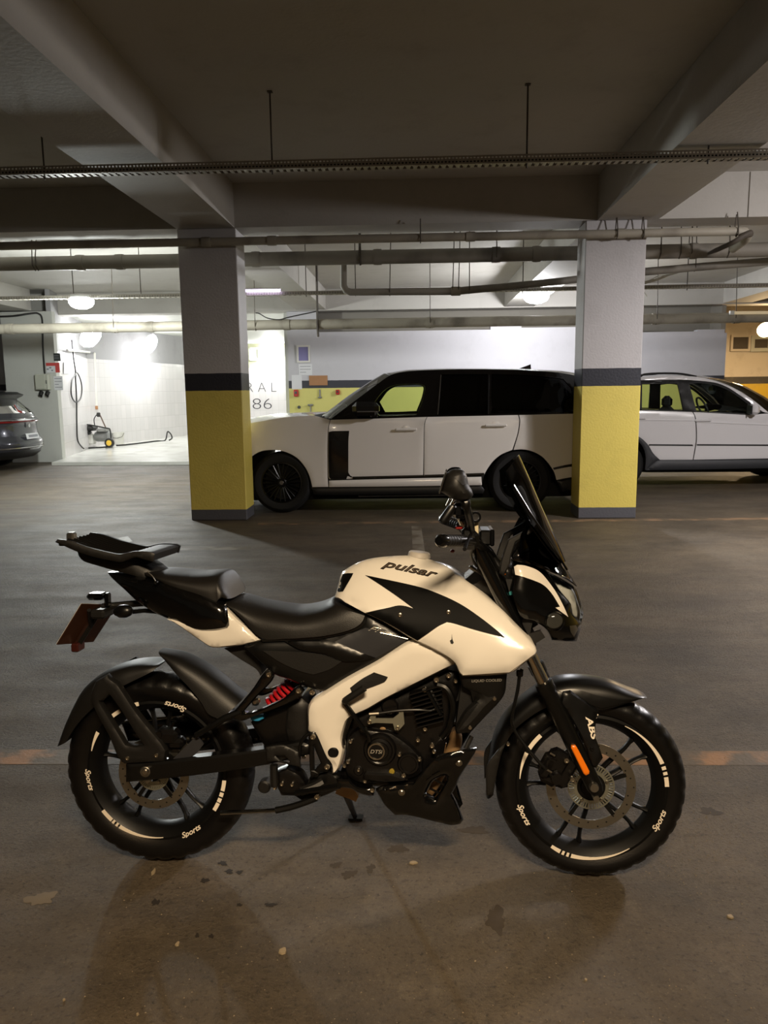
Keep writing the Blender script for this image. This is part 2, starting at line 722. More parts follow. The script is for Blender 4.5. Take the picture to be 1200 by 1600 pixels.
# ================================================================== STRUCTURE
CEIL, BEAM, Y1, Y2 = 3.83, 3.35, 9.0, 18.0
M_conc = banded('whitewashed_concrete', [(99, '#b9b6b0')], rough=.75, bump=.18, bscale=30, dirt=.25, stain='#6b6255')
M_beam = banded('beam_paint', [(99, '#b4b1ab')], rough=.75, bump=.18, bscale=30, dirt=.2, stain='#6b6255')
M_pillar = banded('pillar_paint', [(.13, '#55565c'), (1.535, '#e0cd66'), (1.735, '#2b2d36'), (9, '#c3c1c2')], rough=.5, bump=.28, bscale=42, dirt=.16)
M_wall = banded('wall_paint', [(1.6, '#d3cd78'), (1.775, '#34353d'), (9, '#c2c1c6')], rough=.6, bump=.15, dirt=.1)
M_wallwarm = banded('stained_wall_paint', [(1.6, '#d9b53a'), (1.80, '#4a463f'), (9, '#c9bfae')], rough=.7, bump=.3, dirt=.55, stain='#8a7c66')
M_plain = banded('plain_wall_paint', [(99, '#c9cac4')], rough=.6, bump=.15, dirt=.08)
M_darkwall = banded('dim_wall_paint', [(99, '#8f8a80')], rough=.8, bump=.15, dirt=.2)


def floor_material():
    m = bpy.data.materials.new('worn_asphalt')
    m.use_nodes = True
    nt = m.node_tree
    N, L = nt.nodes, nt.links
    b = N['Principled BSDF']
    geo = N.new('ShaderNodeNewGeometry')

    def noise(scale, detail=6, rough=.6, sx=1, sy=1):
        mp = N.new('ShaderNodeMapping')
        mp.inputs['Scale'].default_value = (sx, sy, 1)
        L.new(geo.outputs['Position'], mp.inputs[0])
        n = N.new('ShaderNodeTexNoise')
        n.inputs['Scale'].default_value = scale
        n.inputs['Detail'].default_value = detail
        n.inputs['Roughness'].default_value = rough
        L.new(mp.outputs[0], n.inputs['Vector'])
        return n.outputs['Fac']

    def rng(x, a, b_, c, d):
        r = N.new('ShaderNodeMapRange')
        for i, q in enumerate((a, b_, c, d)): r.inputs[i + 1].default_value = q
        L.new(x, r.inputs[0])
        return r.outputs[0]

    def mixc(f, a, c):
        x = N.new('ShaderNodeMix')
        x.data_type = 'RGBA'
        for i, q in ((6, a), (7, c)):
            if isinstance(q, str): x.inputs[i].default_value = lin(q)
            else: L.new(q, x.inputs[i])
        L.new(f, x.inputs[0])
        return x.outputs[2]
    c = mixc(rng(noise(1.1, 7, .62, 1, 1.6), .35, .68, 0, 1), '#463e33', '#635746')
    c = mixc(rng(noise(.45, 5, .6), .5, .72, 0, .55), c, '#786d5b')
    c = mixc(rng(noise(3.4, 8, .7), .56, .72, 0, .6), c, '#332b20')
    c = mixc(rng(noise(110, 3, .6), .58, .76, 0, .45), c, '#8d806a')
    c = mixc(rng(noise(70, 3, .65), .55, .72, 0, .85), c, '#211b13')
    c = mixc(rng(noise(26, 5, .7), .5, .72, 0, .55), c, '#2f281f')
    c = mixc(rng(noise(9, 6, .7), .56, .74, 0, .4), c, '#7a6f5e')
    L.new(c, b.inputs['Base Color'])
    L.new(rng(noise(2.6, 7, .65, .6, 1.6), .3, .7, .50, .70), b.inputs['Roughness'])
    b.inputs['Specular IOR Level'].default_value = .45
    bp = N.new('ShaderNodeBump')
    bp.inputs['Strength'].default_value = .8
    bp.inputs['Distance'].default_value = .012
    L.new(noise(70, 6, .75), bp.inputs['Height'])
    L.new(bp.outputs[0], b.inputs['Normal'])
    return m


M_floor = floor_material()


def struct(name, mb, m, parent=None, label=None):
    o = mb.build(name, m, parent, smooth=False)
    if parent is None: o['kind'] = 'structure'
    if label: o['label'] = label
    return o


XL, XR, YB, YF = -13.0, 13.0, -7.0, 34.0
struct('floor', MB().bx(XL, XR, YB, YF, -.2, 0), M_floor, label='worn dark grey asphalt garage floor')
struct('ceiling', MB().bx(XL, XR, YB, YF, CEIL, CEIL + .2), M_conc, label='whitewashed concrete slab ceiling')
struct('wall_left', MB().bx(XL - .2, XL, YB, YF, 0, CEIL), M_darkwall)
struct('wall_right', MB().bx(XR, XR + .2, YB, YF, 0, CEIL), M_wallwarm)
struct('wall_rear', MB().bx(XL, XR, YB - .2, YB, 0, CEIL), M_darkwall)
struct('wall_far', MB().bx(XL, XR, YF, YF + .2, 0, CEIL), M_darkwall)

# beams
struct('ceiling_beam', MB().bx(-2.69, -2.03, YB, Y1, BEAM, CEIL - .002), M_beam, label='concrete ceiling beam running to the left pillar')
struct('ceiling_beam', MB().bx(2.03, 2.70, YB, Y1, BEAM, CEIL - .002), M_beam, label='concrete ceiling beam running to the right pillar')
struct('ceiling_beam', MB().bx(XL, XR, Y1, Y1 + .45, BEAM + .002, CEIL - .001), M_beam, label='cross beam over the two pillars')
struct('ceiling_beam', MB().bx(-2.69, -2.03, Y1 + .45, Y2 + .1, BEAM + .02, CEIL - .002), M_beam, label='beam behind the left pillar')
struct('ceiling_beam', MB().bx(2.03, 2.70, Y1 + .45, Y2 + .1, BEAM + .02, CEIL - .002), M_beam, label='beam behind the right pillar')
struct('ceiling_beam', MB().bx(6.9, 7.5, YB, Y2, BEAM + .02, CEIL - .002), M_beam, label='ceiling beam at the far right')
struct('ceiling_beam', MB().bx(-9.2, -8.5, YB, Y2 - .8, BEAM + .02, CEIL - .002), M_beam, label='ceiling beam at the far left')
struct('ceiling_beam', MB().bx(XL, XR, Y2, Y2 + .45, BEAM, CEIL - .001), M_beam, label='far cross beam above the grey wall')

# pillars
for x0, x1, lb in ((-2.69, -2.02, 'left square pillar painted yellow, black and white'), (1.905, 2.575, 'right square pillar painted yellow, black and white')):
    mb = MB()
    mb.rbox(((x0 + x1) / 2, Y1 + .215, BEAM / 2), (x1 - x0, .43, BEAM), .008)
    struct('pillar', mb, M_pillar, label=lb)

# back wall (grey over a black stripe over yellow), with the stepped top seen under the far beam
mb = MB()
xw0 = at(450, 560, Y2).x
mb.bx(xw0, 7.02, Y2, Y2 + .25, 0, 2.72)
for a, b_, top in ((450, 497, 3.34), (497, 766, 2.87), (766, 814, 2.98), (814, 990, 2.90), (990, 1088, 2.76), (1088, 1130, 2.80)):
    mb.bx(at(a, 560, Y2).x, min(7.02, at(b_, 560, Y2).x), Y2 + .001, Y2 + .249, 2.70, top)
struct('wall_back', mb, M_wall, label='grey back wall with black stripe and lime yellow base')
struct('wall_recess', MB().bx(-2.9, 13, 22.5, 22.7, 0, CEIL), M_wallwarm, label='stained far wall with small vents')
struct('gap_light_blocker', MB().bx(xw0, 7.02, 19.0, 19.1, 0, CEIL).bx(7.0, 7.1, 18.3, 19.0, 0, CEIL), M_darkwall, label='dark panel added behind the gap over the grey wall to block warm light')  # added closure: keeps the warm lamp's light out of the gap
# left end of the back wall beyond the dark car
struct('wall_side', MB().bx(XL, -9.1, Y2, Y2 + .2, 0, CEIL), M_wall)
struct('wall_pier', MB().bx(-9.22, -8.05, 17.2, 17.36, 0, BEAM), M_plain, label='white pier between dark car and wash bay')

# ---- wash bay
def tile_material():
    m = bpy.data.materials.new('white_wall_tiles')
    m.use_nodes = True
    nt = m.node_tree
    b = nt.nodes['Principled BSDF']
    b.inputs['Roughness'].default_value = .25
    tc = nt.nodes.new('ShaderNodeTexCoord')
    br = nt.nodes.new('ShaderNodeTexBrick')
    br.offset = 0
    br.inputs['Scale'].default_value = 1
    br.inputs['Color1'].default_value = lin('#d9d5d6')
    br.inputs['Color2'].default_value = lin('#d2cfd0')
    br.inputs['Mortar'].default_value = lin('#c3c0c0')
    br.inputs['Mortar Size'].default_value = .004
    br.inputs['Brick Width'].default_value = .25
    br.inputs['Row Height'].default_value = .4
    nt.links.new(tc.outputs['UV'], br.inputs['Vector'])
    nt.links.new(br.outputs['Color'], b.inputs['Base Color'])
    bp = nt.nodes.new('ShaderNodeBump')
    bp.inputs['Strength'].default_value = .3
    bp.inputs['Distance'].default_value = .004
    bp.invert = True
    nt.links.new(br.outputs['Fac'], bp.inputs['Height'])
    nt.links.new(bp.outputs[0], b.inputs['Normal'])
    return m


M_tile = tile_material()
M_grime = banded('bare_bay_concrete', [(99, '#9d9c9e')], rough=.8, bump=.3, dirt=.4, stain='#77756f')
M_green = banded('greenish_bay_concrete', [(99, '#bdbf9f')], rough=.8, bump=.3, dirt=.5, stain='#8f9474')
BAYZ = .07


def wall_strip(name, A, B_, z0, z1, m, th=.12, kind='structure', label=None):
    A, B_ = Vector((A[0], A[1], 0)), Vector((B_[0], B_[1], 0))
    d = (B_ - A)
    L = d.length
    nrm = Vector((-d.y, d.x, 0)).normalized() * th
    V = [A + Vector((0, 0, z0)), B_ + Vector((0, 0, z0)), B_ + Vector((0, 0, z1)), A + Vector((0, 0, z1))]
    V += [p + nrm for p in V]
    me = bpy.data.meshes.new(name)
    me.from_pydata([tuple(p) for p in V], [], [(0, 1, 2, 3), (7, 6, 5, 4), (0, 4, 5, 1), (3, 2, 6, 7), (0, 3, 7, 4), (1, 5, 6, 2)])
    uv = me.uv_layers.new()
    ref = [(0, z0), (L, z0), (L, z1), (0, z1)] * 2
    for lp in me.loops: uv.data[lp.index].uv = ref[lp.vertex_index]
    me.materials.append(m)
    o = bpy.data.objects.new(name, me)
    COL.objects.link(o)
    o['kind'] = kind
    if label: o['label'] = label
    return o


BAY = [(-8.05, 17.25), (-9.05, 21.3), (-8.02, 26.6), (-6.75, 31.0), (-2.95, 31.0)]
for i in range(4):
    a, b_ = BAY[i], BAY[i + 1]
    wall_strip('wall_tiled', a, b_, 0, 2.5, M_tile, label='white tiled wash bay wall, section %s' % ('beside the pier', 'behind the pressure washer', 'towards the far corner', 'at the far end with painted figures')[i])
    q = Vector((-(b_[1] - a[1]), b_[0] - a[0], 0)).normalized() * .03
    wall_strip('wall_upper', (a[0] + q.x, a[1] + q.y), (b_[0] + q.x, b_[1] + q.y), 2.5, CEIL, M_green if i == 3 else M_grime, .1, label='bare concrete above the %s tiles' % ('pier side', 'washer side', 'inner', 'far end')[i])
wall_strip('wall_tiled', (-2.95, 31.0), (-2.95, Y2 + .25), 0, 3.4, M_plain, -.1, label='inner right side wall of the wash bay')
struct('ceiling_wash_bay', MB().bx(-9.3, -2.9, 18.6, 31.2, 3.45, 3.6), M_plain, label='white ceiling over the wash bay')
mb = MB()
fp = [on_z(88, 726), on_z(310, 727)]
mb.add([(-7.9, 16.35, 0), (-2.95, 16.2, 0), (-2.95, 31, 0), (-9.0, 31, 0), (-9.0, 21.2, 0), (-8.05, 17.2, 0)] +
       [(-7.9, 16.35, BAYZ), (-2.95, 16.2, BAYZ), (-2.95, 31, BAYZ), (-9.0, 31, BAYZ), (-9.0, 21.2, BAYZ), (-8.05, 17.2, BAYZ)],
       [(6, 7, 8, 9, 10, 11), (0, 1, 7, 6), (5, 0, 6, 11), (1, 2, 8, 7), (2, 3, 9, 8), (3, 4, 10, 9), (4, 5, 11, 10)])
M_bayfloor = mat('wet_white_bay_floor', '#dcdcd6', rough=.2, var=.06, vscale=1.5, bump=.15, bscale=25, dust='#7f7c70', dscale=2.2, damt=.35)
struct('floor_wash_bay', mb, M_bayfloor, label='raised wet white wash bay floor')
struct('trim_1', MB().bx(at(1170, 320, 8.99).x, at(1173.5, 320, 8.99).x, 8.985, 9.0, BEAM, CEIL - .01), M_beam, label='thin raised seam on the cross beam at the right')
# ================================================================== LAMPS
M_lampbody = mat('lamp_body_plastic', '#d8d8d4', rough=.4, var=.04)


def glow(name, col, s):
    return mat(name, (.9, .9, .9, 1), rough=.4, emit=col, estr=s)


def bulkhead(px, py, Y, label, watts, col, r=.15, hang=None, aim=(0, 0, -1), e=30, spread=None, name='bulkhead_lamp', off=.1):
    p = at(px, py, Y)
    t = empty(name, p, 0, label, 'lamp')
    ax = Vector(aim).normalized()
    g = glow('glowing_diffuser', col, e)
    MB().lathe([(0, -.02), (r * .8, -.02), (r * .85, 0), (r * .85, .03), (0, .03)], -ax * .07, ax, 28).build('lamp_base', M_lampbody, t)
    MB().lathe([(r * .83, -.04), (r, -.01), (r * .97, r * .2), (r * .8, r * .45), (r * .45, r * .6), (0, r * .65)], (0, 0, 0), ax, 28).build('diffuser', g, t)
    if hang:
        MB().tube([-ax * .07, Vector((0, 0, hang))], .006, 6).build('hanger_rod', M_lampbody, t)
    return t, p, ax


def lamp_light(t, p, ax, watts, col, size=.12, off=.2):
    L = bpy.data.lights.new('lamp_light', 'POINT')
    L.energy = watts
    L.color = col
    L.shadow_soft_size = size
    o = bpy.data.objects.new('lamp_light', L)
    COL.objects.link(o)
    o.parent = t
    o.location = ax * off


t, p, ax = bulkhead(127, 470, 12.0, 'round white bulkhead lamp hanging below the cable tray, left of left pillar', 0, (.96, 1, .97, 1), .19, hang=.10, e=14)
lamp_light(t, p, ax, 560, (.95, 1, .96))
t, p, ax = bulkhead(838, 461, 15.4, 'glaring round lamp left of the right pillar', 0, (1, 1, 1, 1), .25, hang=.45, e=25)
lamp_light(t, p, ax, 560, (.97, .97, 1))
t, p, ax = bulkhead(1196, 515, 20.5, 'warm orange lamp glowing above the small vents', 0, (1, .7, .35, 1), .2, aim=(-.1, -.8, -.5), e=25)
lamp_light(t, p, ax, 300, (1, .70, .38))
for (px, py, Y, lb, w, aim) in ((140, 524, 19.6, 'blinding floodlight in the near corner of the wash bay', 240, (.7, -.1, -.5)),
                               (232, 537, 23.6, 'blinding floodlight midway along the wash bay wall', 210, (.8, 0, -.5)),
                               (426, 553, 30.84, 'blinding floodlight on the far end wall of the wash bay', 250, (0, -1, -.5))):
    t, p, ax = bulkhead(px, py, Y, lb, 0, (1, 1, 1, 1), .32, aim=aim, e=60, name='floodlight')  # glowing discs oversized: glare around the lamps is put into their shape
    lamp_light(t, p, ax, w, (.97, 1, .97))
# ================================================================== MOTORCYCLE
_O, _P = on_z(243, 1336), on_z(925, 1363)
_eu = (_P - _O).normalized()
_nt = Vector((_eu.y, -_eu.x, 0))
_l = math.radians(5)
BK = Frame(_O, _eu, _nt * math.cos(_l) + Vector((0, 0, math.sin(_l))), Vector((0, 0, math.cos(_l))) - _nt * math.sin(_l))
bike = empty('motorcycle', label='white and black naked motorcycle on its side stand, with dark windscreen and luggage rack', cat='motorcycle')
bike.matrix_world = BK.M

K_deep = mat('deep_black_plastic', '#050505', rough=.55, var=.15, vscale=25, spec=.1)
W_paint = mat('pearl_white_paint', '#e4ded3', rough=.22, coat=.6, var=.015, vscale=3)
K_gloss = mat('gloss_black_paint', '#070707', rough=.16, coat=.5, var=.1)
K_satin = mat('satin_black_plastic', '#070707', rough=.34, var=.15, vscale=20)
K_matte = mat('matte_black_plastic', '#100f0e', rough=.5, var=.2, vscale=25, bump=.06, bscale=300)
K_seat = mat('black_seat_vinyl', '#141210', rough=.45, var=.15, vscale=40, bump=.1, bscale=420)
K_rubber = mat('tyre_rubber', '#070606', rough=.36, var=.2, vscale=30, bump=.05, bscale=200)
K_alloy = mat('black_alloy', '#0a0a0a', rough=.42, var=.15, vscale=25, spec=.3)
K_engine = mat('black_engine_paint', '#0a0909', rough=.3, var=.3, vscale=30, bump=.06, bscale=120)
S_steel = mat('brushed_steel', '#a39f95', rough=.36, metal=1, var=.1, vscale=30)
S_bolt = mat('bolt_steel', '#b5afa2', rough=.3, metal=1, var=.1)
S_zinc = mat('zinc_plate', '#a9aa9c', rough=.38, metal=.85, var=.12, vscale=30)
S_chrome = mat('fork_chrome', '#c9c4b8', rough=.12, metal=1)
C_copper = mat('header_pipe_steel', '#a5855f', rough=.45, metal=.5, var=.25, vscale=20)
M_sticker = mat('white_rim_tape', '#efe4d2', rough=.45, var=.03)
M_orange = mat('orange_reflector', '#f07a10', rough=.3, var=.05, spec=.6)
M_red = mat('red_spring', '#a50f1a', rough=.35, var=.1)
M_blue = mat('blue_tape', '#2f8fc0', rough=.5, var=.1)
M_brown = mat('plate_back_metal', '#4b2c1a', rough=.5, metal=.3, var=.35, vscale=14)
M_platefront = mat('plate_front', '#d9d9d2', rough=.4, var=.05)
M_greyblk = mat('grey_matte_panel', '#2b2c30', rough=.45, var=.1, vscale=30)
M_cream = mat('cream_plastic', '#cfc4a4', rough=.45, var=.08)
M_redplastic = mat('red_switch_plastic', '#8e1410', rough=.4, var=.1)
M_silver = mat('silver_lettering', '#c9c4ba', rough=.35, metal=.6)


def dark_glass(name, tint, ior=1.45, rough=.02):
    m = bpy.data.materials.new(name)
    m.use_nodes = True
    nt = m.node_tree
    nt.nodes.remove(nt.nodes['Principled BSDF'])
    tr = nt.nodes.new('ShaderNodeBsdfTransparent')
    tr.inputs[0].default_value = tint
    gl = nt.nodes.new('ShaderNodeBsdfGlossy')
    gl.inputs['Roughness'].default_value = rough
    fz = nt.nodes.new('ShaderNodeFresnel')
    fz.inputs[0].default_value = ior
    mx = nt.nodes.new('ShaderNodeMixShader')
    nt.links.new(fz.outputs[0], mx.inputs[0])
    nt.links.new(tr.outputs[0], mx.inputs[1])
    nt.links.new(gl.outputs[0], mx.inputs[2])
    nt.links.new(mx.outputs[0], nt.nodes['Material Output'].inputs[0])
    return m


G_smoke = dark_glass('smoked_acrylic', (.09, .09, .11, 1))
G_lens = dark_glass('clear_lens', (.86, .88, .88, 1), 1.3)


def P(name, pts, m, parent=bike, **k):
    if k.get('on') is not None:
        k2 = {q: k[q] for q in ('off', 't', 'corner', 'pair', 'bulge', 'R') if q in k}
        return overlay(BK, name, pts, m, parent, k['on'], res=max(2.0, k.get('res', .012) * 500), **k2)
    return panel(BK, name, pts, m, parent, **k)


def L3(px, py, v):
    return BK.uw(px, py, v)


def disc_at(name, px, py, v, r, th, m, parent=bike, n=20, bev=.25):
    """round boss with a bevelled face turned to the side"""
    c = L3(px, py, v)
    mb = MB().lathe([(0, .0), (r * (1 - bev), 0), (r, r * bev), (r, th), (0, th)], c, (0, 1, 0), n)
    return mb.build(name, m, parent, 30)


def bolt(px, py, v, r=.006, parent=bike, m=None, ring=False):
    c = L3(px, py, v)
    mb = MB().lathe([(0, .002), (r * .45, .002), (r * .5, 0), (r * .85, 0), (r, r * .3), (r, .012), (0, .012)], c, (0, 1, 0), 12)
    return mb.build('bolt', m or S_bolt, parent, 30)


def tubepx(name, pts, r, m, parent=bike, n=8, sm=5):
    q = [L3(*p) for p in pts]
    if len(q) > 2 and sm: q = bez(q, sm)
    return MB().tube(q, r, n).build(name, m, parent, 40)


# ---------------------------------------------------------------- wheels
def ring_arc(mb, c, r0, r1, a0, a1, v, t=.0012, taper0=1.0, taper1=1.0):
    """flat tape on a wheel face, angles in degrees seen from the right side"""
    n = max(2, int(abs(a1 - a0) / 3))
    k = len(mb.v)
    mid = (r0 + r1) / 2
    for i in range(n + 1):
        f = i / n
        tp = taper0 + (taper1 - taper0) * f
        a = math.radians(a0 + (a1 - a0) * f)
        for r in (r0, r0 + (r1 - r0) * tp):
            for vv in (v, v - t):
                mb.v.append((c.x + r * math.cos(a), -vv, c.z + r * math.sin(a)))
    for i in range(n):
        b = k + i * 4
        mb.f += [(b, b + 2, b + 6, b + 4), (b + 1, b + 5, b + 7, b + 3), (b, b + 4, b + 5, b + 1), (b + 2, b + 3, b + 7, b + 6)]
    mb.f += [(k, k + 1, k + 3, k + 2), (k + n * 4, k + n * 4 + 2, k + n * 4 + 3, k + n * 4 + 1)]


def ring_text(name, s, c, r, a_mid, v, size, m, parent):
    V, Fc, W = text_mesh(s, size, shear=.35, bold=.022, width=1.12)
    mb = MB()
    vv = []
    for x, y, z in V:
        a = math.radians(a_mid) + (x - W / 2) / r
        q = r - y
        vv.append((c.x + q * math.cos(a), -(v + z), c.z + q * math.sin(a)))
    mb.add(vv, Fc)
    return mb.build(name, m, parent, smooth=False)


def wheel(c, R, width, rimr, pairs, disc_r, tone_r, name, tapes, texts, discv, tread):
    """c = hub centre local (x, 0, z)"""
    w = empty(name)
    w.parent = bike
    h = width / 2
    c = Vector(c)
    # tyre (rounded section), notched tread on the shoulders
    prof = [(rimr - .004, -h * .72), (rimr + .006, -h * .80), (rimr + .02, -h * .95), (R - .035, -h * 1.0), (R - .022, -h * .93), (R - .010, -h * .72), (R - .003, -h * .42), (R, -h * .12),
            (R, h * .12), (R - .003, h * .42), (R - .010, h * .72), (R - .022, h * .93), (R - .035, h), (rimr + .02, h * .95), (rimr + .006, h * .80), (rimr - .004, h * .72)]
    NS = 216

    def notch(i, j, r):
        if j in (4, 5, 6) and ((i + (j - 4)) % 6) < 2: return r - .0045
        if j in (9, 10, 11) and ((i + (11 - j)) % 6) < 2: return r - .0045
        if j in (7, 8) and (i % 12) < 1: return r - .003
        return r
    MB().lathe(prof, c, (0, 1, 0), NS, fn=notch if tread else None).build('tyre', K_rubber, w, 40)
    # rim barrel with lips
    hr = h * .66
    MB().lathe([(rimr + .004, -hr - .004), (rimr + .006, -hr - .010), (rimr - .002, -hr - .012), (rimr - .020, -hr + .004), (rimr - .028, -hr * .5), (rimr - .034, 0), (rimr - .028, hr * .5), (rimr - .020, hr - .004),
                (rimr - .002, hr + .012), (rimr + .006, hr + .010), (rimr + .004, hr + .004), (rimr - .006, 0)], c, (0, 1, 0), 72, closed=True).build('rim', K_alloy, w, 40)
    # hub
    MB().lathe([(0, -h * .75), (.030, -h * .75), (.034, -h * .55), (.030, -h * .3), (.030, h * .3), (.034, h * .55), (.030, h * .75), (0, h * .75)], c, (0, 1, 0), 32).build('hub', K_alloy, w)
    for pa in pairs:
        for s in (-1, 1):
            a0, a1, a2 = math.radians(pa + s * 15), math.radians(pa + s * 10.5), math.radians(pa + s * 9)
            rr = [(.028, a0), (.075, a0 - s * .03), (.115, a1), (.155, a2), (rimr - .027, a2 + s * .02)]
            pts = [Vector((c.x + r * math.cos(a), -.004 * (1 - i / 4), c.z + r * math.sin(a))) for i, (r, a) in enumerate(rr)]
            pts = bez(pts, 4)
            mb = MB()
            n = len(pts)
            mb.tube(pts, [.0082 - .002 * i / (n - 1) + (.003 if i > n - 3 else 0) for i in range(n)], 8)
            mb.v = [(x, y * 1.7, z) for x, y, z in mb.v]
            mb.build('spoke', K_alloy, w, 50)
    # brake disc with drilled ring and carrier arms
    d = MB()
    nh = 10
    d.lathe([(disc_r - .028, -discv), (disc_r, -discv), (disc_r, -discv + .004), (disc_r - .028, -discv + .004)], c, (0, 1, 0), 72, closed=True)
    dk = d.build('brake_disc', S_steel, w, 30)
    hm = MB()
    for i in range(27):
        a = 2 * PI * i / 27
        r = disc_r - .007 - .007 * (i % 3)
        hm.lathe([(0, -.0006), (.0028, -.0006), (.0028, .003)], (c.x + r * math.cos(a), -discv, c.z + r * math.sin(a)), (0, 1, 0), 8)
    hm.build('drilled_hole', K_matte, dk)['kind'] = 'stuff'
    ca = MB()
    ca.lathe([(.03, -discv - .001), (.048, -discv - .001), (.048, -discv + .005), (.03, -discv + .005)], c, (0, 1, 0), 40, closed=True)
    for i in range(5):
        a = math.radians(20 + 72 * i)
        e = Vector((math.cos(a), 0, math.sin(a)))
        e2 = Vector((-e.z, 0, e.x))
        ca.box(c + e * ((.045 + disc_r - .026) / 2) + Vector((0, -discv + .002, 0)), (disc_r - .026 - .04, .005, .012), Matrix((e, Vector((0, 1, 0)), e2)).transposed())
    ca.build('disc_carrier', K_alloy, dk)
    # toothed sensor ring
    tr = MB()
    tv = discv + .006
    tr.lathe([(tone_r - .028, -tv), (tone_r - .018, -tv), (tone_r - .018, -tv + .002), (tone_r - .028, -tv + .002)], c, (0, 1, 0), 64, closed=True)
    tr.lathe([(tone_r - .004, -tv), (tone_r, -tv), (tone_r, -tv + .002), (tone_r - .004, -tv + .002)], c, (0, 1, 0), 64, closed=True)
    for i in range(48):
        a = 2 * PI * i / 48
        e = Vector((math.cos(a), 0, math.sin(a)))
        e2 = Vector((-e.z, 0, e.x))
        tr.box(c + e * (tone_r - .0115) + Vector((0, -tv + .001, 0)), (.016, .002, .0042), Matrix((e, Vector((0, 1, 0)), e2)).transposed())
    tr.build('sensor_ring', S_zinc, w, smooth=False)
    for i in range(5):
        a = math.radians(20 + 72 * i)
        MB().lathe([(0, -.005), (.004, -.005), (.006, -.002), (.006, .002), (0, .002)], (c.x + (tone_r - .021) * math.cos(a), -tv, c.z + (tone_r - .021) * math.sin(a)), (0, 1, 0), 10).build('disc_bolt', S_bolt, w)
    tv2 = hr + .0175
    for a0, a1, t0, t1 in tapes:
        mb = MB()
        ring_arc(mb, c, rimr - .004, rimr + .0085, a0, a1, tv2 - .004, taper0=t0, taper1=t1)
        mb.build('rim_tape', M_sticker, w, smooth=False)
    for a in texts:
        ring_text('rim_lettering', 'Sports', c, rimr + .0105, a, tv2 - .0035, .0245, M_sticker, w)
    return w


FH, RH = (1.399, 0, .291), (.030, 0, .307)
wheel(FH, .290, .098, .222, [38, 110, -35, -109, 173], .136, .071, 'front_wheel',
      [(64, 21.6, .12, 1), (19.3, 16.6, 1, 1), (14.8, 12.4, 1, 1), (10.6, 3, 1, 1), (134, 149, 1, 1), (152, 174, 1, .15), (-122.5, -114.5, .8, 1), (-113, -111, 1, 1), (-109.2, -107.2, 1, 1), (-105.5, -58, 1, .15)],
      [-156, -25, 95], .030, True)
wheel(RH, .307, .126, .222, [89, 161, -127, -55, 17], .115, .052, 'rear_wheel',
      [(103, 110, 1, 1), (120, 130, 1, 1), (147, 164, 1, .2), (-143, -132, 1, 1), (-131, -129, 1, 1), (-127.3, -125.3, 1, 1), (-123.8, -85, 1, .15), (-6, -15, 1, 1), (-16.5, -20, 1, 1), (-21.5, -25, 1, 1), (-26, -33, 1, 1)],
      [-171, -60, 72], .072, True)

# ---------------------------------------------------------------- frame spar, swingarm, sub-frame
P('frame_spar', [(660, 1000), (637.6, 1002), (591.7, 1031), (543, 1057.7), (504.7, 1082), (486, 1095), (481, 1107), (480.6, 1121), (481.4, 1142), (491, 1145.5), (497.6, 1161.6), (505.8, 1178), (517, 1192.5), (518.8, 1209),
                 (525, 1207), (531.7, 1197.7), (537, 1178.7), (538.8, 1166), (535.6, 1153), (538, 1140.7), (542.7, 1126.4), (549, 1120), (560, 1114.5), (576, 1107.4), (606, 1090), (660, 1063), (712, 1037), (715, 1015)],
  W_paint, v=.128, bulge=.022, R=.03, t=.03, pair=True)
spar = [o for o in bike.children if o.name.startswith('frame_spar')][0]
SPB = bvh_of(spar)
P('frame_pad', [(547, 1074.7), (565, 1061), (584.4, 1050.5), (606, 1057.7), (601, 1065), (567.5, 1078), (550.6, 1083)], K_matte, on=SPB, off=.005, t=.006)
disc_at('frame_plug', 520.3, 1176.5, .153, .0165, .02, K_satin)
MB().tube(bez([L3(x, y, .155) for x, y in ((556, 1118), (546, 1124), (541, 1138), (537, 1156), (538, 1164))], 5), .0045, 6).build('frame_tube_loop', K_satin, bike)
P('swingarm', [(197, 1194), (230, 1192.5), (330, 1181), (415.5, 1170), (470, 1160), (486, 1165), (486, 1178), (422, 1193.5), (352.5, 1205), (280, 1214), (197, 1222)], K_satin, v=.125, bulge=.006, R=.01, t=.035, pair=True)
disc_at('axle_nut', 225.5, 1207, .137, .017, .02, S_steel)
disc_at('axle_bolt', 225.5, 1207, .146, .010, .02, S_bolt)
MB().cyl((RH[0], -.12, RH[2]), (RH[0], .12, RH[2]), .009, 12).build('rear_axle', S_steel, bike)
P('chain_guard', [(270, 1186), (307, 1150), (313, 1156), (318, 1163), (302, 1181)], M_greyblk, v=.112, t=.006)
tubepx('passenger_footpeg', [(306, 1149, .125), (330, 1135, .13), (352, 1122, .13), (377, 1112, .13)], [.009] * 5 + [.0105] * 5 + [.011] * 6, K_satin)
P('footrest_bracket', [(412, 1051), (420, 1046), (428, 1052), (425, 1064), (400, 1090), (380, 1113), (395, 1113), (440, 1093), (460, 1076), (468, 1072), (475, 1080), (468, 1090), (440, 1104), (398, 1119), (378, 1126), (358, 1120), (372, 1104), (395, 1076)],
  K_gloss, v=.132, bulge=.007, R=.012, t=.016, pair=True, res=.01)
for x, y in ((419.6, 1054.5), (466, 1080.3), (487, 1082.5)): bolt(x, y, .145, .0085)
P('heel_guard', [(415, 1168), (425, 1166), (444, 1165), (467, 1176), (470, 1199), (445, 1193), (430, 1190), (417, 1190)], K_matte, v=.14, bulge=.004, R=.01, t=.008, holes=[[(430, 1181), (445, 1181), (453, 1190), (451, 1193), (440, 1190)]], res=.008)
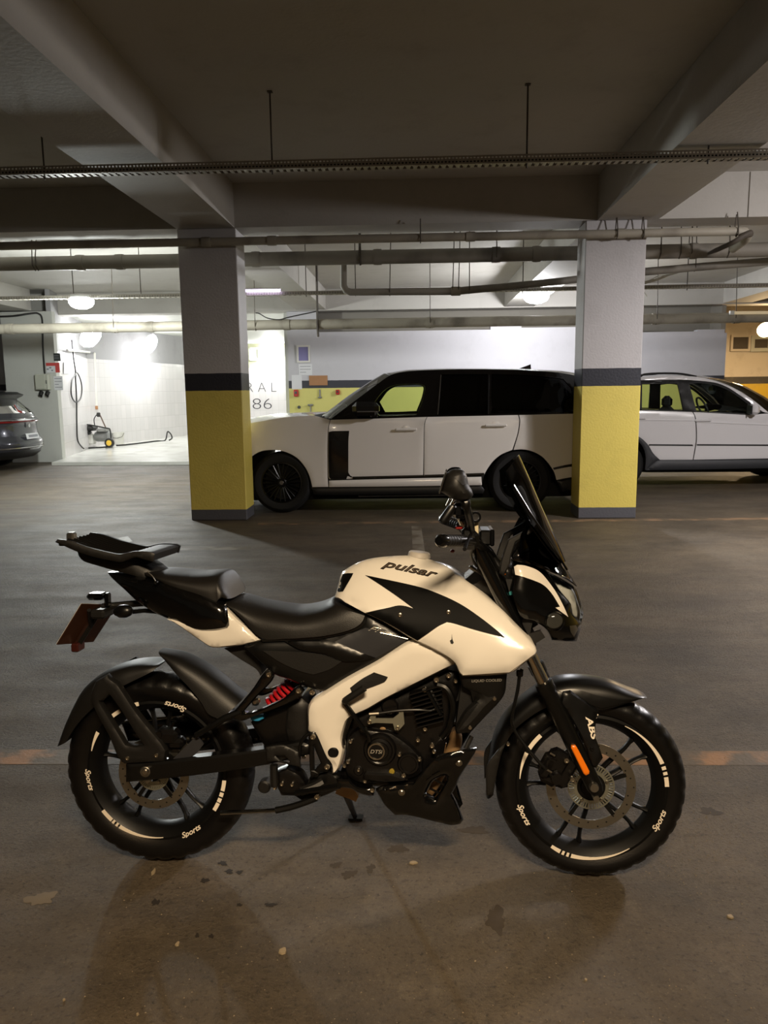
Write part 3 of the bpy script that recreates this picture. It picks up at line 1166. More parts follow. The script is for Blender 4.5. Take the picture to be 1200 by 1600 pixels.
P('footrest_carrier', [(482, 1146), (490, 1143), (496, 1150), (508, 1178), (517, 1196), (512, 1206), (500, 1206), (496, 1214), (486, 1216), (484, 1200)], K_satin, v=.146, bulge=.004, R=.01, t=.012, holes=[[(490, 1165), (501, 1192), (491, 1204)]], res=.008, pair=True)
bolt(488.5, 1152.3, .156, .0085)
bolt(510.5, 1199.3, .156, .0085)
tubepx('rider_footpeg', [(462, 1239, .16), (500, 1233, .2), (530, 1228, .24)], .0085, K_satin)
tubepx('footpeg_mount', [(505, 1222, .14), (490, 1230, .15), (470, 1237, .16)], .014, K_matte)
tubepx('brake_pedal', [(494, 1247, .15), (470, 1256, .15), (450, 1262, .15), (431, 1266, .15)], .0105, K_satin)
tubepx('exhaust_hanger_bar', [(345, 1270, .12), (380, 1268.5, .13), (431, 1266, .14)], .0065, S_chrome)
bolt(495, 1246, .165, .009)
tubepx('rear_brake_cylinder', [(428, 1195, .13), (428, 1210, .13), (429, 1228, .13)], .0125, K_matte)
disc_at('brake_reservoir', 412, 1231, .10, .02, .035, K_matte)
for x, y in ((429, 1232), (440, 1226), (456, 1227)): bolt(x, y, .14, .006)
tubepx('brake_hose', [(497, 1143, .14), (480, 1148, .14), (470, 1160, .14), (468, 1178, .14), (468, 1186, .13)], .0045, K_satin)
P('side_stand_bracket', [(526, 1230), (540, 1226), (552, 1232), (560, 1245), (556, 1253), (545, 1248), (533, 1244), (524, 1240)], C_copper, v=.02, t=.02)
sp0, sp1 = L3(541, 1242, -.06), Vector(BK.Mi @ on_z(556, 1279))
MB().tube([sp0, sp0.lerp(sp1, .9)], [.012, .009], 10).box(sp1 + Vector((0, 0, .004)), (.05, .035, .008)).build('side_stand', K_satin, bike)
# rear shock
SH0, SH1 = L3(425, 1104, .03), L3(463, 1066, .03)
sp = []
for i in range(90):
    f = i / 89
    a = f * 6.5 * 2 * PI
    ax = (SH1 - SH0).normalized()
    e1 = ax.orthogonal().normalized()
    e2 = ax.cross(e1)
    sp.append(SH0.lerp(SH1, f) + e1 * .028 * math.cos(a) + e2 * .028 * math.sin(a))
shock = MB().cyl(SH0 - (SH1 - SH0) * .3, SH1 + (SH1 - SH0) * .2, .015, 14).build('shock_absorber', K_satin, bike)
MB().tube(sp, .0062, 7).build('coil_spring', M_red, shock)
P('blue_tape_wrap', [(391, 1120.5), (399, 1117), (411, 1117), (412, 1123), (404, 1127), (393, 1126)], M_blue, v=.10, bulge=.006, R=.01, t=.012, res=.006)
P('shock_linkage', [(392, 1128), (415, 1110), (440, 1100), (470, 1092), (482, 1110), (480, 1150), (470, 1166), (440, 1166), (415, 1168), (404, 1150)], K_engine, v=.075, bulge=.01, R=.03, mode='mirror')
P('air_duct', [(450, 1098), (470, 1090), (482, 1100), (482, 1146), (476, 1160), (452, 1160), (446, 1140)], K_matte, v=.09, bulge=.012, R=.03, t=.02)
disc_at('passenger_peg_cap', 398, 1098, .10, .013, .02, S_bolt, n=16, bev=.6)
# chain on the far side
ch = MB()
for i in range(26):
    f = i / 25
    for zo in (.05, -.052):
        x = RH[0] + f * .45
        ch.rbox((x, .10, RH[2] + zo * (1 - f * .4) + f * .03), (.013, .012, .011), .003)
ch.build('drive_chain', S_steel, bike)['kind'] = 'stuff'
MB().lathe([(.03, .094), (.062, .094), (.062, .100), (.03, .100)], Vector(RH), (0, 1, 0), 42, closed=True, fn=lambda i, j, r: r + (.005 if i % 2 and j in (1, 2) else 0)).build('rear_sprocket', S_steel, bike)

# ---------------------------------------------------------------- rear mudguards
saddle(BK, 'rear_hugger', [((252, 1014.5), (256, 1030), .045), ((282, 1020.5), (274, 1052), .068), ((309, 1032.5), (295, 1074), .075), ((338, 1050.5), (314, 1097), .078), ((366, 1073), (326, 1116), .078), ((384, 1087), (345, 1124), .078)], K_matte, bike)
saddle(BK, 'rear_mudguard', [((254, 1032), (250, 1038), .05), ((242, 1031), (236, 1050), .07), ((222, 1030.8), (206, 1065), .08), ((198, 1035), (190, 1073), .085), ((167, 1047), (172, 1084), .085), ((142, 1066.5), (153, 1100), .085), ((129, 1085), (138, 1113), .08), ((111, 1122.5), (119, 1134), .07), ((97, 1160), (103, 1160), .06)], K_matte, bike)
P('mudguard_bracket', [(150, 1064), (168, 1054), (174, 1060), (186, 1069), (215, 1112), (254, 1160), (261, 1172), (258, 1189.5), (230, 1191), (195, 1193), (184.5, 1182), (170, 1148), (149, 1109), (143, 1085)], K_matte, v=.115, bulge=.01, R=.012, t=.014,
  holes=[[(158, 1097), (172, 1085), (190, 1110), (212, 1145), (225, 1163), (213, 1165), (198, 1162)]], pair=True, res=.009)
for x, y in ((198.5, 1185.5), (244, 1181)): bolt(x, y, .128, .007)
P('inner_tail_guard', [(350, 1013), (379, 1009), (403, 1031), (409, 1053), (407, 1056), (401, 1046), (377, 1031)], K_matte, v=.07, mode='mirror')

# ---------------------------------------------------------------- rear brake caliper (behind the swingarm)
cal = MB()
q = L3(262, 1150, .085)
cal.rbox(q, (.075, .05, .05), .012).rbox(q + Vector((.03, 0, -.02)), (.05, .045, .035), .01).cyl(q + Vector((-.02, -.03, .012)), q + Vector((-.02, .03, .012)), .012, 12)
cal.build('rear_caliper', K_engine, bike)

# ---------------------------------------------------------------- seat, tail, rack
saddle(BK, 'rider_seat', [((355, 932), (360, 949), .105), ((376, 930.5), (376, 965), .115), ((410, 939), (408, 997), .13), ((447, 946), (447, 998), .138), ((473, 948), (475, 996.5), .14), ((497, 943.5), (507, 993.5), .14), ((514, 937), (543, 985.5), .14), ((523, 932), (563, 975), .136), ((528, 934), (570, 962), .13)], K_seat, bike)
P('seat_trim', [(569, 956, .12), (573, 960, .12), (572, 972, .125), (562, 982, .128), (543, 989, .13), (507, 997, .13), (447, 1001.5, .13), (410, 1003, .13), (408, 999, .13), (447, 996, .13), (507, 991, .13), (543, 983, .13), (560, 974, .13), (566, 966, .13)], K_satin, t=.02, res=.01, pair=True, corner=60)
saddle(BK, 'pillion_seat', [((234, 889.5), (236, 902), .08), ((262, 889), (262, 914), .105), ((300, 892.5), (300, 926), .115), ((325, 892.3), (328, 937), .12), ((349, 890.8), (338, 940), .12), ((357, 895), (340.5, 937), .12), ((367, 910), (344, 934.5), .118), ((375.5, 928), (347, 934), .11)], K_seat, bike)
P('tail_panel', [(351, 945), (358, 955), (373, 970), (409.5, 1000), (397, 1004), (369, 1009), (338, 1012), (327, 1010), (303, 994), (280, 978), (261, 967), (300, 970), (340, 975)], W_paint, v=.11, bulge=.014, R=.03, t=.03, pair=True, res=.012)
P('tail_fairing', [(168, 894, .02), (190, 895, .03), (237, 906, .09), (247, 909, .10), (280, 919, .11), (317, 931, .118), (338, 940, .12), (351, 948, .122), (356, 963, .124), (358, 977, .124), (355, 981.5, .124), (338, 985, .122), (317, 986, .12), (301, 983, .115), (271, 970, .10), (247, 960, .08), (215, 940, .06), (191, 918, .04), (175, 904, .03)],
  K_gloss, bulge=.02, R=.04, mode='mirror', corner=50)
rk = P('luggage_rack', [(86, 847), (90, 842.5), (110, 845.5), (140, 856), (177.5, 865), (188, 866), (210.5, 861.5), (236, 862.5), (242, 866), (239, 877.5), (225, 874), (210.5, 870.5), (192.5, 877.5), (185, 878), (150, 871), (120.5, 862), (100, 853)], K_matte, v=.115, bulge=.003, R=.008, t=.012, pair=True, res=.01)
rk0 = rk
for o in list(bike.children):
    if o.name == 'luggage_rack.001': o.name = 'luggage_rack_rail'
top = [(100, 843), (112, 846), (140, 856), (177, 865.5), (190, 866), (208, 862.5)]
for k, vv in enumerate((.09, .065, .04, .015, -.01, -.035, -.06, -.085)):
    pts = []
    for x, y in top:
        q = L3(x, y + 1, .115)
        pts.append(Vector((q.x, -vv, q.z - .002)))
    mb = MB().tube(bez(pts, 4), .0055, 6)
    mb.build('rack_slat', K_satin, rk0)
cb = MB()
for x, y in ((95, 845), (125, 851), (160, 862), (190, 866), (225, 862.5)):
    q = L3(x, y + 2, .115)
    cb.rbox((q.x, 0, q.z - .008), (.02, .225, .010), .003)
cb.build('rack_crossbar', K_matte, rk0)
P('rack_mount', [(121, 861), (123.5, 869.5), (131, 877), (170, 889), (215, 901), (238, 908), (258, 890, .015), (240, 882, .03), (205, 872), (180, 872), (150, 866)], K_matte, v=.06, bulge=.008, R=.02, mode='mirror')
q = L3(112, 838, .06)
MB().rbox(q, (.024, .03, .026), .005).rbox(q + Vector((.008, 0, -.014)), (.03, .02, .012), .004).build('rack_clamp', S_steel, bike)
bolt(243, 910.5, .125, .006, m=K_satin)
tubepx('seat_strap', [(230, 893, .115), (238, 900, .12), (243, 908, .125)], .0015, S_bolt, n=5)
# number plate carrier
corn = [L3(128, 944, .09), L3(89, 1007.5, .09), L3(146, 1003, -.09), L3(184, 945, -.09)]
nrm = (corn[1] - corn[0]).cross(corn[3] - corn[0]).normalized()
if nrm.x < 0: nrm = -nrm
mb = MB()
mb.add([c for c in corn] + [c - nrm * .003 for c in corn], [(0, 1, 2, 3), (7, 6, 5, 4), (0, 4, 5, 1), (1, 5, 6, 2), (2, 6, 7, 3), (3, 7, 4, 0)])
np_ = mb.build('number_plate', M_brown, bike, smooth=False)
MB().add([c - nrm * .0035 for c in corn] + [c - nrm * .0045 for c in corn], [(0, 1, 2, 3), (7, 6, 5, 4), (0, 4, 5, 1), (1, 5, 6, 2), (2, 6, 7, 3), (3, 7, 4, 0)]).build('plate_face', M_platefront, np_, smooth=False)
mb = MB()
c0, cB = corn[0].lerp(corn[3], .5), corn[1].lerp(corn[2], .5)
mb.tube([c0.lerp(cB, -.02) + nrm * .012, c0.lerp(cB, .5) + nrm * .012, cB + nrm * .012], .008, 6)
mb.tube([corn[0].lerp(corn[1], .1).lerp(corn[2].lerp(corn[3], .9), .2) + nrm * .01, c0.lerp(cB, .5) + nrm * .014], .007, 6)
mb.rbox(c0 + nrm * .02 + Vector((0, 0, -.01)), (.05, .12, .03), .008)
mb.build('plate_bracket', K_matte, bike)
q = cB + nrm * .01 + Vector((0, 0, -.004))
MB().rbox(q, (.025, .05, .028), .004).build('rear_reflector', mat('dark_reflector', '#3a1611', rough=.3), bike)
tubepx('plate_arm', [(160, 948, 0), (190, 945, 0), (225, 942, 0)], .011, K_matte)
q = L3(152, 931, .02)
MB().rbox(q, (.055, .05, .022), .008).rbox(q + Vector((.034, 0, -.012)), (.014, .03, .045), .005).build('plate_lamp', K_gloss, bike)
rs = MB()
q = L3(194, 955, .10)
rs.lathe([(0, -.035), (.012, -.032), (.020, -.015), (.021, .005), (.016, .02), (.008, .028), (0, .03)], q, (1, -.25, .12), 16)
ri = rs.build('rear_indicator', K_satin, bike)
MB().tube([L3(208, 956, .09), L3(225, 954, .06), L3(247, 956, .03)], .007, 8).build('indicator_stalk', K_satin, ri)

# ---------------------------------------------------------------- tank and shrouds
tank_pts = [(523, 933, .06), (525, 925, .035), (530, 908, .02), (533, 896, .0), (542.5, 888, .0), (559, 879, .0), (580, 872.5, .0), (610, 869, .0), (640, 868, .0), (662.5, 871.5, .0), (677.5, 876, .0), (694, 883, .02), (708, 891, .04), (724, 904, .07), (751, 925, .10), (770.6, 941, .12),
            (787.6, 956, .14), (807.5, 977.6, .16), (821.6, 993, .175), (834.4, 1007, .185), (838.6, 1016, .19), (836, 1024, .19), (821.6, 1034, .19), (796, 1052, .185), (722.5, 1056.5, .175), (718, 1052, .17), (710.5, 1036, .165), (698.4, 1026, .16), (680, 1016, .155), (651, 1002, .15),
            (630, 990, .148), (600, 972, .145), (570, 957.5, .14), (545, 944, .115)]
tank = P('fuel_tank', tank_pts, W_paint, bulge=.042, R=.10, mode='mirror', corner=55, res=.014)
TB = bvh_of(tank)
P('tank_spear', [(571, 898.7), (592, 903), (616, 908), (645, 914.5), (667, 920.5), (700, 934), (724, 946.5), (751, 965), (776, 984.5), (789.5, 996.5), (779, 993.5), (740, 983), (709, 973.5), (698.4, 971.5), (685, 978), (668, 990), (652, 1001), (643, 996), (610, 976), (571, 957.5), (590, 953), (607, 949.5), (622, 946), (634, 947), (648, 951.5), (620, 931), (595, 914)],
  K_deep, on=TB, off=.004, t=.008, res=.011, corner=30)
P('tank_pad', [(535.5, 897), (543, 895.5), (552, 895.5), (550, 900), (536, 924), (529, 925), (527, 923), (531, 909)], K_gloss, on=TB, off=.003, t=.006, res=.01, corner=30)
# shroud edge: raised lower fairing lip over the tank
P('shroud_lip', [(655, 1002), (685, 980.5), (698, 974.5), (708, 976), (745, 988), (779, 997), (800, 1001), (822, 1010), (834, 1017), (835, 1022), (821, 1032.5), (796, 1050.5), (723.5, 1055), (718.5, 1050), (711.5, 1035.5), (699, 1025), (680, 1014)], W_paint, on=TB, off=.006, t=.01, res=.013, corner=30)
for x, y in ((625.3, 960.3), (700.7, 956)):
    h = BK.hit(x, y, TB)
    MB().lathe([(0, -.003), (.003, -.003), (.0035, -.005), (.0065, -.004), (.0075, 0), (.0075, .004), (0, .004)], h + Vector((0, -.004, 0)), (0, 1, 0), 14).build('tank_screw', S_bolt, bike)


def text_surf(name, s, p0, p1, hpx, bvh, m, off=.004, shear=.3, bold=0, parent=bike, ext=None, vert=(0, -1), fallback_v=None):
    """lettering laid over a body surface: baseline from photo point p0 to p1, letter height hpx"""
    V, Fc, W = text_mesh(s, 1.0, shear=shear, bold=bold)
    ex = (Vector((p1[0], p1[1])) - Vector((p0[0], p0[1]))) / W
    L = ex.length * W
    ey = Vector((-(ex.y), ex.x)).normalized()
    if ey.y > 0: ey = -ey
    if vert is None: ey = -ey
    mb = MB()
    out, cache = [], {}
    for x, y, z in V:
        px, py = p0[0] + ex.x * x + ey.x * y * hpx, p0[1] + ex.y * x + ey.y * y * hpx
        h = BK.hit(px, py, bvh) if bvh is not None else BK.uw(px, py, fallback_v)
        d = (BK.cam - h).normalized()
        out.append(h + d * off)
    mb.add(out, Fc)
    return mb.build(name, m, parent, smooth=False)


text_surf('tank_lettering', 'pulsar', (595, 884), (683, 903), 17, TB, K_satin, off=.003, shear=.45, bold=.03)
text_surf('tank_lettering_face', 'pulsar', (597, 884), (681, 902), 14.5, TB, mat('bronze_grey_lettering', '#6b5d50', rough=.4, metal=.5), off=.006, shear=.45, bold=.0)
# scratch on the shroud
P('scratch_mark', [(704.5, 1005), (703, 1001), (705.5, 999), (706, 990), (707, 999), (709, 1004), (707, 1006)], K_matte, on=TB, off=.0085, t=.001, res=.004, corner=20)
# filler cap
q = L3(655, 868, -.02)
MB().lathe([(0, .012), (.030, .012), (.034, .008), (.036, -.004), (0, -.006)], q, (.12, 0, 1), 28).build('filler_cap', mat('pale_cap', '#b5afa6', rough=.4), bike)

# ---------------------------------------------------------------- side covers
P('side_cover', [(381, 1010.6), (410, 1001), (447, 999), (507, 994), (543, 985), (563, 975), (571, 957), (610, 978), (650, 1002), (637.6, 1004), (592, 1033), (543, 1060), (510, 1080), (495, 1078), (468, 1069), (447, 1060), (430, 1054), (410, 1037)], K_satin, v=.115, bulge=.016, R=.04, mode='mirror', corner=50)
sc_ = [o for o in bike.children if o.name == 'side_cover'][0]
SCB = bvh_of(sc_)
P('side_cover_inset', [(523, 1003), (545, 992), (571, 981), (600, 988), (637.6, 999), (612, 1014), (587, 1028), (560, 1018)], M_greyblk, on=SCB, off=.006, t=.008, res=.012, corner=25)
P('side_cover_ridge', [(440, 999.5), (470, 998), (500, 997.5), (523, 1003), (560, 1018), (587, 1028.5), (566, 1032), (540, 1033.5), (528, 1030), (505, 1021), (470, 1015)], K_satin, on=SCB, off=.010, t=.012, bulge=.006, R=.02, res=.012, corner=30)
P('side_cover_carbon', [(410, 1016.7), (447, 1018), (480, 1020), (505, 1024), (534, 1033.6), (515, 1046), (490, 1054), (470, 1049), (440, 1036)], K_matte, on=SCB, off=.005, t=.006, res=.012, corner=30)
text_surf('side_lettering', 'Fi', (575, 985), (594, 989), 11, SCB, M_silver, off=.006, shear=.5, bold=.0)
text_surf('side_lettering', 'INJECTION', (592, 987.5), (613, 992.5), 4.2, SCB, M_silver, off=.006, shear=.3, bold=.0)
tubepx('inset_edge', [(594, 988.5, .139), (615, 993, .138), (637.5, 998.5, .137)], .0012, S_bolt, n=5)

# ---------------------------------------------------------------- engine
P('engine_block', [(552, 1119), (576, 1108), (606, 1093), (640, 1078), (700, 1046), (716, 1050), (720, 1075), (712, 1105), (706, 1140), (697, 1160), (690, 1185), (655, 1222), (610, 1228), (560, 1226), (528, 1216), (536, 1195), (541, 1180), (540, 1155)], K_engine, v=.085, bulge=.012, R=.03, mode='mirror')
P('crankcase_cover', [(545, 1150), (560, 1136), (590, 1140), (611, 1143), (642, 1164), (662, 1186), (660, 1205), (648, 1214), (600, 1222), (560, 1222), (543, 1212), (538, 1196), (541, 1172)], K_engine, v=.105, bulge=.012, R=.02, t=.04, res=.012)
cc = L3(593, 1174, .13)
MB().lathe([(0, 0), (.026, 0), (.028, .004), (.036, .006), (.040, .003), (.045, .003), (.049, .008), (.052, .016), (.053, .05), (0, .05)], cc, (0, 1, 0), 48).build('clutch_cover', K_engine, bike)
cb_ = MB().lathe([(.0205, .004), (.0215, -.004), (.0255, -.004), (.0262, .004)], L3(588, 1174, .134), (0, 1, 0), 40).build('badge_ring', S_bolt, bike)
MB().lathe([(0, -.001), (.0205, -.001), (.0205, .006), (0, .006)], L3(588, 1174, .134), (0, 1, 0), 36).build('badge_face', K_satin, bike)
q0 = L3(578.5, 1177, .1355)
text_plane('badge_lettering', 'DTSi', q0, (1, 0, 0), (0, 0, 1), .016, M_silver, bike, fit=.037, shear=.25, bold=.01, depth=.0005)
c2 = L3(638, 1194.5, .125)
MB().lathe([(0, .003), (.023, .003), (.025, 0), (.030, 0), (.034, .006), (.035, .03), (0, .03)], c2, (0, 1, 0), 36).build('oil_filter_cover', K_engine, bike)
for x, y, r in ((624, 1180, .006), (655.5, 1187.5, .006), (630.7, 1212.4, .0072), (547.5, 1159.5, .006), (543.5, 1191.5, .006), (538, 1197.5, .006), (570, 1221.5, .006), (664, 1139.8, .0072), (653, 1157, .0072), (675, 1166, .0075), (678, 1175.5, .006), (663, 1078.5, .0075), (682, 1063, .009), (701, 1056.5, .0075), (712, 1065, .006), (560, 1204, .005)):
    bolt(x, y, .128 if y > 1150 else .115, r)
disc_at('oil_sight_glass', 612, 1206.5, .125, .0085, .02, mat('oil_glass', '#8d7a2c', rough=.2, var=.4, vscale=80))
disc_at('oil_filler', 583, 1129, .09, .012, .03, S_steel)
disc_at('starter_cap', 598, 1141, .10, .010, .03, C_copper)
P('cable_bracket', [(579, 1118.5), (587, 1119), (587, 1122.5), (614, 1122.5), (623.5, 1115), (622.7, 1110), (630, 1109), (632, 1131), (628, 1136), (622, 1142), (617, 1140.7), (614, 1130.5), (587, 1129.6), (580, 1131), (575, 1128)], S_zinc, v=.128, t=.004, res=.008, corner=25)
bolt(577, 1129, .134, .007)
bolt(621, 1138, .134, .006)
tubepx('cable_end', [(577, 1115.5, .13), (592, 1114.5, .13)], .005, S_bolt)
tubepx('clutch_cable', [(592, 1114.5, .13), (625, 1110, .13), (655, 1109, .128), (675, 1110, .12), (690, 1100, .11)], .0042, K_satin)
# cylinder fins
fin = MB()
for i in range(9):
    a, b_ = L3(640 + i * 1.5, 1083 + i * 6.3, .10), L3(690 + i * .5, 1068 + i * 6.8, .10)
    d = b_ - a
    R_ = Matrix.Rotation(-math.atan2(d.z, d.x), 3, 'Y')
    fin.rbox((a + b_) / 2 + Vector((0, .02, 0)), (d.length, .09, .0045), .0015, R_)
fin.build('cylinder_fin', K_engine, bike)['kind'] = 'stuff'
MB().lathe([(0, 0), (.022, 0), (.026, .006), (.026, .05), (0, .05)], L3(609, 1105, .11), (0, 1, 0), 24).build('throttle_body', K_engine, bike)
tubepx('radiator_hose', [(684, 1070, .12), (696, 1074, .125), (704, 1086, .128), (708, 1104, .125), (705, 1125, .12), (700, 1140, .11), (690, 1152, .10)], .010, K_satin)
tubepx('radiator_hose', [(672, 1077, .11), (678, 1090, .115), (686, 1106, .115), (690, 1118, .11)], .007, K_satin)
tubepx('engine_strut', [(668, 1080, .125), (689, 1117, .125)], .006, K_gloss)
disc_at('cooling_fan', 712, 1082, .09, .035, .03, K_matte, n=30)
# kick lever
tubepx('kick_lever', [(577, 1158, .15), (574, 1148, .155), (556, 1122, .16), (540, 1100, .165), (537.5, 1096, .17)], .0075, K_gloss)
tubepx('kick_pedal', [(537.5, 1097, .172), (545, 1091, .18), (569.5, 1075, .19)], [.009] * 2 + [.011] * 9, K_matte)
disc_at('lever_boss', 560, 1205, .12, .017, .03, K_engine)
P('lower_cradle', [(526, 1217), (545, 1218), (553, 1226), (563, 1231), (580, 1232), (584, 1243), (574, 1243), (560, 1239), (548, 1232), (528, 1230)], K_gloss, v=.13, bulge=.006, R=.012, t=.03, res=.01)
P('sump_rail', [(567, 1212), (572, 1207), (604, 1208), (628, 1214), (638, 1219), (610, 1221), (570, 1219)], K_engine, v=.13, bulge=.006, R=.01, t=.03, res=.01)
bolt(581.5, 1235.5, .14, .008)
# header pipes and exhaust box
tubepx('header_pipe', [(707, 1140, .03), (712, 1155, .03), (706, 1175, .03), (690, 1200, .03), (676, 1225, .03), (660, 1245, .03)], .021, C_copper, n=12)
tubepx('header_pipe', [(692, 1160, .06), (688, 1178, .06), (680, 1196, .05), (670, 1222, .05)], .012, C_copper, n=10)
# belly pan
P('belly_pan', [(744.6, 1169, .11), (731, 1171.5, .13), (690, 1180, .145), (679, 1186, .15), (660, 1207, .15), (645.6, 1225.5, .15), (598, 1229, .145), (587, 1234, .14), (601, 1258, .13), (617, 1273.6, .12), (640, 1274, .11), (704, 1289, .07), (719, 1288, .06), (724, 1281, .06), (714, 1255, .08), (706, 1240, .09), (714, 1225.7, .10), (717.6, 1215.6, .105), (741, 1178.5, .11)],
  K_gloss, bulge=.016, R=.03, t=.01, pair=True, corner=30, smooth=True, res=.012, holes=[[(666, 1240), (680, 1218), (695, 1210), (697, 1219), (688, 1236), (679, 1247)]])
tubepx('belly_slat', [(672, 1232, .148), (686, 1239, .148)], .0035, K_gloss, n=6)
tubepx('belly_slat', [(680, 1219, .148), (694, 1226, .148)], .0035, K_gloss, n=6)
bp = [o for o in bike.children if o.name == 'belly_pan'][0]
BPB = bvh_of(bp)
for x, y in ((627.5, 1238), (717, 1192)):
    h = BK.hit(x, y, BPB)
    MB().lathe([(0, -.005), (.004, -.005), (.006, -.003), (.010, -.002), (.011, .003), (0, .003)], h, (0, 1, 0), 16).build('belly_bolt', S_bolt, bike)
P('belly_crease', [(598, 1230), (645.6, 1226.5), (656, 1215), (679, 1187), (690, 1184), (668, 1212), (650, 1232), (602, 1235)], K_gloss, on=BPB, off=.006, t=.007, res=.01, corner=25)
tubepx('front_stay', [(737, 1150, .10), (728, 1170, .11)], .007, K_matte)
# radiator cover
P('radiator_cover', [(716, 1050), (793, 1046), (791.5, 1060), (789, 1082), (780, 1097), (757, 1121), (734.5, 1145), (712.6, 1146.4), (711, 1138), (727, 1110), (750, 1090), (722, 1074)], K_satin, v=.155, bulge=.01, R=.02, t=.012, pair=True, corner=30, res=.013)
P('radiator_core', [(722, 1060), (785, 1060), (775, 1095), (740, 1135), (712, 1140)], K_matte, v=.13, mode='mirror')
rcv = [o for o in bike.children if o.name == 'radiator_cover'][0]
RCB = bvh_of(rcv)
text_surf('radiator_lettering', 'LIQUID COOLED', (737, 1066), (784, 1064.5), 5.5, RCB, mat('grey_lettering', '#77736c', rough=.5), off=.002, shear=.1, bold=.015)
P('radiator_groove', [(722, 1072), (763, 1090), (775, 1088), (757, 1104), (742, 1122), (724, 1140), (716, 1141), (734, 1118), (748, 1099)], K_matte, on=RCB, off=.003, t=.004, res=.01, corner=25)
for x, y in ((772.6, 1091.5), (734.5, 1137)):
    h = BK.hit(x, y, RCB)
    MB().lathe([(0, -.004), (.005, -.004), (.0065, -.001), (.0065, .003), (0, .003)], h, (0, 1, 0), 12).build('cover_screw', S_bolt, bike)

# ---------------------------------------------------------------- forks and front mudguard
FA, FB_ = L3(929, 1229, .10), L3(849, 1066, .105)
fd = (FB_ - FA).normalized()
for s in (1, -1):
    A_, Bq_ = Vector((FA.x, FA.y * s, FA.z)), Vector((FB_.x, FB_.y * s, FB_.z))
    lg = MB().tube([A_ - fd * .02, A_, A_ + fd * .03, A_ + fd * .12, Bq_ - fd * .035, Bq_ - fd * .03, Bq_, Bq_ + fd * .002], [.018, .024, .024, .0255, .0245, .0275, .0275, .020], 20).build('fork_slider', K_satin, bike)
    MB().tube([Bq_ - fd * .02, Bq_ + fd * .60], .0185, 18).build('fork_tube', S_chrome, bike)
    MB().tube([Bq_ + fd * .10, Bq_ + fd * .115, Bq_ + fd * .52], [.019, .0215, .0225], 18).build('fork_cover', K_gloss, bike)
MB().lathe([(0, 0), (.012, 0), (.014, .003), (.014, .03), (0, .03)], L3(929, 1232, .138), (0, 1, 0), 16).build('front_axle_cap', S_steel, bike)
MB().cyl((FH[0], -.12, FH[2]), (FH[0], .12, FH[2]), .009, 12).build('front_axle', S_steel, bike)
P('fork_reflector', [(892.5, 1169), (893, 1165.5), (899, 1165), (901.5, 1168), (921, 1205), (920.5, 1209), (915.5, 1211.5), (912, 1209)], M_orange, v=.135, bulge=.003, R=.006, t=.012, res=.007, corner=25)
saddle(BK, 'front_mudguard', [((759.5, 1241), (771, 1242), .055), ((761, 1212), (775, 1208), .06), ((770, 1155), (788, 1167), .063), ((785, 1122), (803, 1142), .065), ((809, 1095), (826, 1122), .066), ((839, 1072.5), (853, 1106), .068), ((866, 1060.5), (880, 1099), .07), ((890, 1056), (905, 1101), .072), ((917, 1056.5), (930, 1109), .072), ((950, 1062), (952, 1107), .07), ((980, 1074), (977, 1099.5), .065), ((1000, 1081.5), (996, 1094), .055), ((1008.5, 1086), (1006, 1090), .035)], K_satin, bike)
P('mudguard_stay', [(880, 1082, .092), (892, 1080, .09), (935, 1110, .082), (932, 1122, .085), (930.5, 1149, .10), (938, 1172, .108), (942, 1184, .11), (931, 1200, .112), (924, 1196, .112), (912, 1160, .108), (890, 1119, .10), (876, 1098, .095)], K_satin, bulge=.006, R=.012, t=.012, pair=True, res=.011, corner=30)
ms = [o for o in bike.children if o.name == 'mudguard_stay'][0]
MSB = bvh_of(ms)
text_surf('mudguard_lettering', 'ABS', (915, 1120), (925.5, 1157), 13, MSB, M_sticker, off=.003, shear=.2, bold=.03)
bolt(925.5, 1171, .118, .006, m=K_engine)
P('mudguard_crease', [(872, 1079), (900, 1077), (935, 1087), (975, 1094), (995, 1092), (970, 1100), (940, 1107), (915, 1098)], K_satin, on=bvh_of([o for o in bike.children if o.name == 'front_mudguard'][0]), off=.005, t=.006, res=.012, corner=25)
P('mudguard_flap', [(760, 1200), (775, 1176), (790, 1160), (783, 1180), (776, 1210), (771, 1241), (760, 1243)], K_matte, v=.066, bulge=.003, R=.008, t=.006, pair=True, res=.01)
bolt(794, 1163.5, .075, .006)
# front caliper
q = L3(866, 1198, .085)
cal = MB()
d2 = Vector((.45, 0, -.89))
Rc = Matrix.Rotation(math.radians(28), 3, 'Y')
cal.rbox(q, (.065, .055, .11), .014, Rc).rbox(q + Vector((-.022, -.01, .01)), (.035, .06, .07), .010, Rc)
cal.rbox(q + Vector((.03, -.005, -.012)), (.05, .03, .10), .01, Rc)
cal.cyl(q + Vector((-.012, -.04, .022)), q + Vector((-.012, .02, .022)), .017, 14).cyl(q + Vector((.004, -.04, -.022)), q + Vector((.004, .02, -.022)), .017, 14)
cal.build('front_caliper', K_engine, bike)
for x, y in ((885.5, 1189), (895, 1219)): bolt(x, y, .13, .0085)
for x, y in ((863, 1178), (858, 1204)): tubepx('caliper_pin', [(x - 3, y - 1, .125), (x + 4, y + 3, .125)], .003, S_bolt, n=6, sm=0)
tubepx('front_brake_hose', [(816, 1045, .10), (812, 1055, .10), (808.5, 1080, .105), (799.7, 1121, .11), (801, 1134, .11), (805, 1143, .11), (823, 1168, .115), (844, 1193, .12), (858, 1207, .12), (868, 1222, .12)], .0052, K_satin)
MB().rbox(L3(812, 1052, .10), (.02, .012, .02), .003).build('hose_clip', K_satin, bike)

